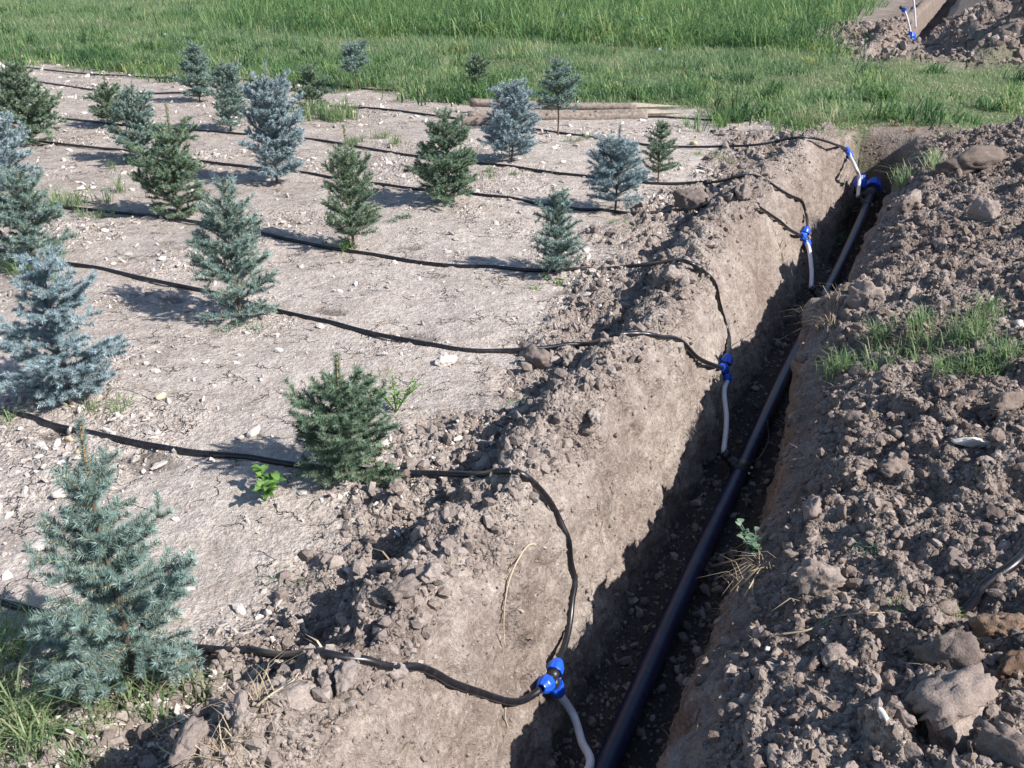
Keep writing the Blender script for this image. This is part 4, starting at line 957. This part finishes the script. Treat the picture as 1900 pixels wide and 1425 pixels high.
# ------------------------------------------------------------------ black hoses
def hose(name, pts, label, r=.0108, cat='hose', lift=None, mat='hose'):
    P = []
    for q_ in pts:
        if isinstance(q_, np.ndarray): P.append(q_); continue
        x, y = q_[:2]; up = q_[2] if len(q_) > 2 else 0
        b0 = G(x, y); P.append(G(x, y, r * .8 + up) if b0[2] > -.02 else b0 - np.array(ray(x, y)) * (r * 1.2 + up * 1.3))
    P = spline(P, 7)
    for _ in range(10): P[1:-1] = .5 * P[1:-1] + .25 * (P[:-2] + P[2:])
    for k in range(len(P)):
        z = Zat(P[k][0], P[k][1])
        if z > -.03: P[k][2] = max(P[k][2], z + r * .1)
    for _ in range(4): P[1:-1] = .5 * P[1:-1] + .25 * (P[:-2] + P[2:])
    # lay the tube on the soil: nowhere sunk into it
    for it in range(3):
        for k in range(1, len(P) - 1):
            v_ = P[k] - np.array([0, 0, CAM_H]); L_ = np.linalg.norm(v_); ok, loc, n_, _ = probe.ray_cast(Vector((0, 0, CAM_H)), Vector(v_ / L_))
            if ok:
                dh = (loc - Vector((0, 0, CAM_H))).length; cs_ = max(.12, abs(float(np.dot(v_ / L_, np.array(n_)))))
                if dh < L_ + r * .7 / cs_: P[k] = np.array(loc) + np.array(n_ if n_.dot(Vector(v_)) < 0 else -n_) * r * .8
        for _ in range(2): P[1:-1] = .5 * P[1:-1] + .25 * (P[:-2] + P[2:])
    g = Geo(); add_tube(g, P, r, 12)
    tag(link(name, g.mesh(name, [M[mat]], True)), label, cat, 'black lateral hoses'); return P
def onT(px, py, t_):
    dr = ray(px, py); k = t_ / (dr.x * CA - dr.y * SA); return np.array((dr.x * k, dr.y * k, CAM_H + dr.z * k))
WN = np.array([CA, -SA, .35]); WN /= np.linalg.norm(WN)
def onw(px, py, c, up=0.0):
    dr = np.array(ray(px, py)); o_ = np.array([0, 0, CAM_H]); k = np.dot(c - o_, WN) / np.dot(dr, WN); return o_ + dr * k + WN * up
def GT(px, py, up): return G(px, py) - np.array(ray(px, py)) * up
def onv(px, py, c):
    dr = np.array(ray(px, py)); fw = np.array([0, math.cos(PITCH), -math.sin(PITCH)]); o_ = np.array([0, 0, CAM_H]); p_ = o_ + dr * (np.dot(c - o_, fw) / np.dot(dr, fw)); g_ = GT(px, py, .07)
    return g_ if np.linalg.norm(g_ - o_) < np.linalg.norm(p_ - o_) else p_
c1 = GT(1023, 1260, .055); c2 = GT(1344, 684, .075); c3 = GT(1492, 440, .08); c4 = GT(1571, 279, .06); pass
h1 = hose('hose', [(-160, 1085), (0, 1122), (60, 1136), (150, 1162), (310, 1198), (420, 1208), (500, 1215), (600, 1224), (690, 1232), (750, 1243), (830, 1268), (900, 1292, .01), (950, 1303, .015), (975, 1299, .02), onw(1001, 1280, c1)], 'nearest black hose, passing the foot of the nearest spruce to the nearest fitting')
h2 = hose('hose', [(-160, 740), (0, 768), (100, 792), (230, 823), (400, 852), (540, 870), (620, 876), (700, 878), (800, 878), (900, 882), (950, 890), (1000, 915, .012), (1040, 970, .015), (1060, 1050, .01), (1061, 1130, .015), (1050, 1195, .03), onw(1032, 1236, c1)], 'black hose behind the nearest spruce, looping down the trench side to the nearest fitting')
h3 = hose('hose', [(-60, 452), (60, 478), (165, 500), (370, 540), (510, 580), (650, 613), (800, 646), (900, 657), (1020, 654), (1100, 638), (1180, 626), (1230, 631), (1290, 664, .02), onv(1322, 677, c2), c2], 'black hose through the grey-green spruce dipping under a brown clod to the second fitting')
h4 = hose('hose', [(-60, 366), (50, 380), (150, 392), (330, 408), (420, 425), (540, 448), (700, 480), (850, 498), (1000, 507), (1100, 503), (1200, 495, .015), (1265, 497, .035), (1300, 515, .035), (1335, 570, .01), (1352, 620, .03), onv(1352, 658, c2), c2], 'black hose past the small dense spruce that loops down to the second fitting')
h5 = hose('hose', [(-40, 250), (105, 268), (230, 282), (400, 305), (520, 318), (610, 330), (700, 345), (860, 362), (1000, 382), (1090, 395), (1190, 400), (1290, 390), (1380, 382), (1425, 396), (1460, 425, .02), onv(1480, 434, c3), c3], 'black hose in front of the round silvery spruce leading to the third fitting')
h6 = hose('hose', [(-40, 206), (105, 220), (200, 233), (313, 241), (479, 254), (626, 267), (707, 282), (766, 291), (924, 309), (1086, 331), (1190, 342), (1267, 343), (1344, 345), (1420, 350), (1476, 368), (1498, 400, .02), onv(1497, 424, c3), c3], 'black hose behind the round silvery spruce that drops to the third fitting')
h7 = hose('hose', [(-40, 140), (70, 152), (173, 169), (273, 177), (343, 171), (480, 186), (634, 201), (799, 214), (920, 232), (1049, 250), (1153, 267), (1248, 275), (1366, 274, .02), on(1420, 267, .10), on(1458, 258, .19), on(1495, 253, .22), on(1531, 261, .16), onv(1559, 272, c4), c4], 'long black hose arching over the ridge to the last fitting by the trench end')
h8 = hose('hose', [(-40, 118), (52, 127), (191, 142), (361, 147), (457, 151), (545, 155), (648, 166), (729, 170), (799, 176), (950, 200), (1100, 214), (1200, 220), (1310, 225), (1436, 227)], 'farthest black hose running along the meadow edge behind the stakes')
for px, py, P in ((1420, 275, h7),): pass
# dripper couplings on the hoses
def sleeve(P, f, label, R_=.017):
    k = int(f * (len(P) - 3)); g = Geo(); a, b = P[k], P[k + 2]; c = (a + b) / 2; dv = (b - a) / np.linalg.norm(b - a)
    Q_ = [c - dv * .028, c - dv * .024, c - dv * .004, c - dv * .003, c + dv * .003, c + dv * .004, c + dv * .024, c + dv * .028]
    add_tube(g, Q_, [R_ * .86, R_, R_, R_ * 1.18, R_ * 1.18, R_, R_, R_ * .86], 10)
    tag(link('coupling', g.mesh('coupling', [M['blackfit']], True)), label, 'coupling')
sleeve(h4, .745, 'black coupling on the hose beside the clod on the ridge'); sleeve(h5, .70, 'black coupling on the hose below the round silvery spruce')
sleeve(h6, .69, 'black coupling on the hose near the dark round clod'); sleeve(h7, .765, 'black coupling on the arching hose near the trench end')
# half-buried hose on the heap
P = [G(1783, 1135, -.01), G(1808, 1108, .012), G(1835, 1082, .022), G(1868, 1055, .018), G(1905, 1022, -.004)]
g = Geo(); add_tube(g, spline(P, 6), .0125, 12); tag(link('hose', g.mesh('hose', [M['hose']], True)), 'short black hose end sticking out of the heap at the right', 'hose')

# ------------------------------------------------------------------ main pipe
def floor_pt(s_, t_=-.655, up=0):
    x, y = st2xy(s_, t_); return np.array([x, y, -.62 + up])
PR = .037
ss = np.array([-1.0, .5, 2, 3, 4.2, 5.4, 6.5, 7.6, 8.8, 9.85]); tt = -.655 + np.array([0, .005, .015, 0, -.005, -.012, -.005, .005, .01, .0])
MP = spline([floor_pt(a, b, PR + .015 + (.06 if a > 9 else .03 if a > 8 else 0)) for a, b in zip(ss, tt)], 10)
g = Geo(); add_tube(g, MP, PR, 24)
tag(link('main_pipe', g.mesh('main_pipe', [M['mainpipe']], True)), 'thick blue-black main pipe lying along the trench floor', 'pipe')
def lathe(g, p, dv, prof, n=20, mi=0, ribs=0, rd=.06):
    dv = np.array(dv, float); dv /= np.linalg.norm(dv); h_ = np.array([0, 0, 1.0]) if abs(dv[2]) < .9 else np.array([1.0, 0, 0]); a = np.cross(dv, h_); a /= np.linalg.norm(a); b = np.cross(dv, a)
    if ribs: n = ribs * 4
    an = np.arange(n) * 2 * math.pi / n; Vv = []
    for z, r in prof:
        rr = r * (1 + (rd * (np.arange(n) % 4 < 2) if ribs else 0)); Vv.append(p + dv * z + (a[None] * np.cos(an)[:, None] + b[None] * np.sin(an)[:, None]) * np.reshape(rr * np.ones(n), (-1, 1)))
    Vv = np.concatenate(Vv); m = len(prof); i = np.arange(m - 1)[:, None] * n; j = np.arange(n)[None]; k = (j + 1) % n
    F = np.stack([i + j, i + k, i + n + k, i + n + j], -1).reshape(-1, 4); g.add(Vv, F, mi, .5)
def nut(parent, p, dv, L, r, name='nut'):
    g = Geo(); lathe(g, p, dv, [(0, r * .7), (0, r * 1.02), (L * .12, r * 1.05), (L * .55, r * .98), (L * .62, r * .90), (L * .95, r * .66), (L, r * .60), (L, r * .45)], ribs=9)
    return link(name, g.mesh(name, [M['blue']]), parent)
def body(parent, segs, r):
    g = Geo()
    for a, b in segs: add_tube(g, [a, b], r, 14)
    g_ = link('body', g.mesh('body', [M['blackfit']], True), parent); return g_
# elbow with blue caps at the pipe's end
E0 = MP[-1]; dvp = MP[-1] - MP[-3]; dvp /= np.linalg.norm(dvp); lf = np.array([-CA, SA, 0])
root = empty('end_fitting', E0, 'large black fitting with two blue caps closing the main pipe at the trench end', 'pipe fitting')
z0 = np.zeros(3); g = Geo(); add_tube(g, [z0 - dvp * .08, z0 + dvp * .18], .056, 18); add_tube(g, [z0, z0 + lf * .11 + dvp * .0], .052, 16); add_tube(g, [z0 + lf * .11, z0 + lf * .11 + np.array([0, 0, .09])], .050, 16)
link('body', g.mesh('body', [M['blackfit']], True), root)
nut(root, z0 + lf * .11 + np.array([0, 0, .07]), [0, .1, 1], .11, .057, 'cap'); nut(root, z0 + dvp * .17 + [0, 0, .02], dvp + np.array([0, 0, .45]), .13, .068, 'cap')

def riser(name, pts, label, r=.0125):
    P = spline(pts, 8); g = Geo(); add_tube(g, P, r, 12); tag(link(name, g.mesh(name, [M['riser']], True)), label, 'riser tube', 'pale riser tubes'); return P
def saddle(s_, label, t_=-.655):
    c = MP[np.argmin([abs(xy2st(p[0], p[1])[0] - s_) for p in MP])]; root = empty('pipe_saddle', c, label, 'pipe saddle', 'black saddles on the main pipe')
    g = Geo(); dv = np.array([SA, CA, 0]); add_tube(g, [-dv * .045, -dv * .042, dv * .042, dv * .045], [PR * 1.02, PR * 1.18, PR * 1.18, PR * 1.02], 20); link('clamp', g.mesh('clamp', [M['blackfit']], True), root)
    up = np.array([-.75 * CA, .75 * SA, .66]); up /= np.linalg.norm(up)
    g = Geo(); lathe(g, up * PR * .9, up, [(0, .026), (.03, .026), (.03, .022), (.055, .022), (.06, .024), (.085, .022), (.085, .010)], 14); link('outlet', g.mesh('outlet', [M['blackfit']], True), root)
    g = Geo()
    for q_ in (-1, 1): add_tube(g, [dv * .03 * q_ + np.array([CA, -SA, 0]) * PR * 1.1 + [0, 0, .01], dv * .03 * q_ + np.array([CA, -SA, 0]) * PR * 1.35 + [0, 0, .012]], .006, 6)
    link('screws', g.mesh('screws', [M['steel']]), root)
    return c + up * (PR * .9 + .08)
def tee(px, py, ups, ins, label, up=.03, size=1.0, P0=None):
    """tee whose nuts point along the given incoming tube ends"""
    c = G(px, py, up) if P0 is None else P0; root = empty('tee_fitting', c, label, 'hose fitting', 'blue and black tee fittings')
    segs = []
    for d_ in ins:
        dv = np.array(d_, float); dv /= np.linalg.norm(dv); segs.append((np.zeros(3), dv * .030 * size)); nut(root, dv * .022 * size, dv, .040 * size, .0215 * size)
    body(root, segs, .0165 * size); return c
DN = [0, 0, -1]
def dirto(a, b): v_ = np.array(b) - np.array(a); return v_ / np.linalg.norm(v_)
# first fitting
dc1 = dirto(c1, onw(1045, 1300, c1))
tee(0, 0, 0, [dirto(c1, h2[-1]), dirto(c1, h1[-1]), dc1], 'nearest black tee with three bright blue nuts hanging on the trench side', P0=c1, size=1.15)
s1 = saddle(1.62, 'black saddle clamp at the foot of the nearest riser')
riser('riser_tube', [c1 + dc1 * .060, onw(1059, 1328, c1, .01), on(1079, 1375, c1[2] - .12), on(1093, 1425, -.44), (on(1093, 1425, -.44) + s1) / 2 + [0, 0, .015], s1], 'nearest pale riser tube curving down from the nearest blue nut into the trench')
# second fitting
b2 = on(1377, 848, -.50); s2_ = xy2st(b2[0], b2[1])[0]
sd2 = saddle(s2_, 'black saddle clamp in the middle of the trench under the second riser')
d2_ = dirto(c2, onv(1351, 710, c2))
tee(0, 0, 0, [dirto(c2, h3[-6]), dirto(c2, h4[-6]), d2_], 'second tee with deep blue nuts hanging in shade over the main pipe', P0=c2, size=1.25)
riser('riser_tube', [c2 + d2_ * .06, c2 * .7 + sd2 * .3 + np.array([.0, 0, -.0]), c2 * .35 + sd2 * .65 + [.012, 0, .01], sd2], 'second pale riser tube dropping straight to the middle saddle', .0125)
g = Geo(); Pw = spline([sd2 + [.04, -.02, -.04], on(1402, 855, -.56), on(1425, 820, -.56), on(1424, 780, -.5)], 6); add_tube(g, Pw, .003, 5); tag(link('wire', g.mesh('wire', [M['blackfit']])), 'thin dark wire loop beside the middle saddle', 'wire')
# third
b3 = on(1523, 536, -.5); sd3 = saddle(xy2st(b3[0], b3[1])[0], 'black saddle clamp under the third riser'); d3_ = dirto(c3, onv(1499, 456, c3))
tee(0, 0, 0, [dirto(c3, h5[-6]), dirto(c3, h6[-6]), d3_], 'third tee with blue nuts on the sunny wall in the middle distance', P0=c3, size=1.4)
riser('riser_tube', [c3 + d3_ * .05, c3 * .65 + sd3 * .35 + [.02, 0, .02], c3 * .3 + sd3 * .7 + [.02, 0, .0], sd3], 'third pale riser tube running down the wall in the middle distance', .0155)
# fourth
sd4 = saddle(9.45, 'black saddle clamp near the end fitting'); d4_ = dirto(c4, onv(1580, 295, c4))
tee(0, 0, 0, [dirto(c4, h7[-6]), d4_], 'farthest fitting of the near trench, two small blue nuts at the lip', P0=c4, size=1.5)
riser('riser_tube', [c4 + d4_ * .06, on(1588, 312, -.16), on(1594, 330, -.32), sd4], 'white riser tube dropping to the end fitting at the trench end', .0165)
# far trench
def far_pt(px, py, dist):
    dr = ray(px, py); return np.array(Vector((0, 0, CAM_H)) + dr * (dist / dr.y))
for (a, m_, b, lab, fl) in [((1655, 60), (1667, 66), (1681, 82), 'short white riser tube with a blue nut at the near end of the far trench', 'small blue nut fitting at the left of the far trench'),
                            ((1678, 18), (1684, 36), (1690, 62), 'white riser tube leaning inside the far trench', 'small dark fitting at the top of the leaning far riser'),
                            ((1694, -10), (1697, 20), (1699, 52), 'farthest thin white riser tube at the top of the picture', 'blue fitting on the farthest riser')]:
    dd = 20.2 if a[0] < 1660 else 20.9
    A, Bm, B = far_pt(*a, dd), far_pt(*m_, dd), far_pt(*b, dd)
    riser('riser_tube', [A, Bm, B], lab, .02)
    root = empty('tee_fitting', A, fl, 'hose fitting', 'blue and black tee fittings'); nut(root, np.zeros(3) + [0, 0, .04], [-.3, 0, -1], .09, .045); body(root, [(np.array([-.1, 0, .05]), np.zeros(3))], .03)
A = far_pt(1690, 74, 20.9); root = empty('end_fitting', A, 'blue capped pipe end standing in the far trench', 'pipe fitting'); nut(root, np.zeros(3), [0, 0, 1], .16, .085, 'cap'); body(root, [(np.array([0, 0, -.25]), np.array([0, 0, .03]))], .06)

bpy.data.objects.remove(probe, do_unlink=True); bpy.data.meshes.remove(allme)
scn.render.engine = 'CYCLES'
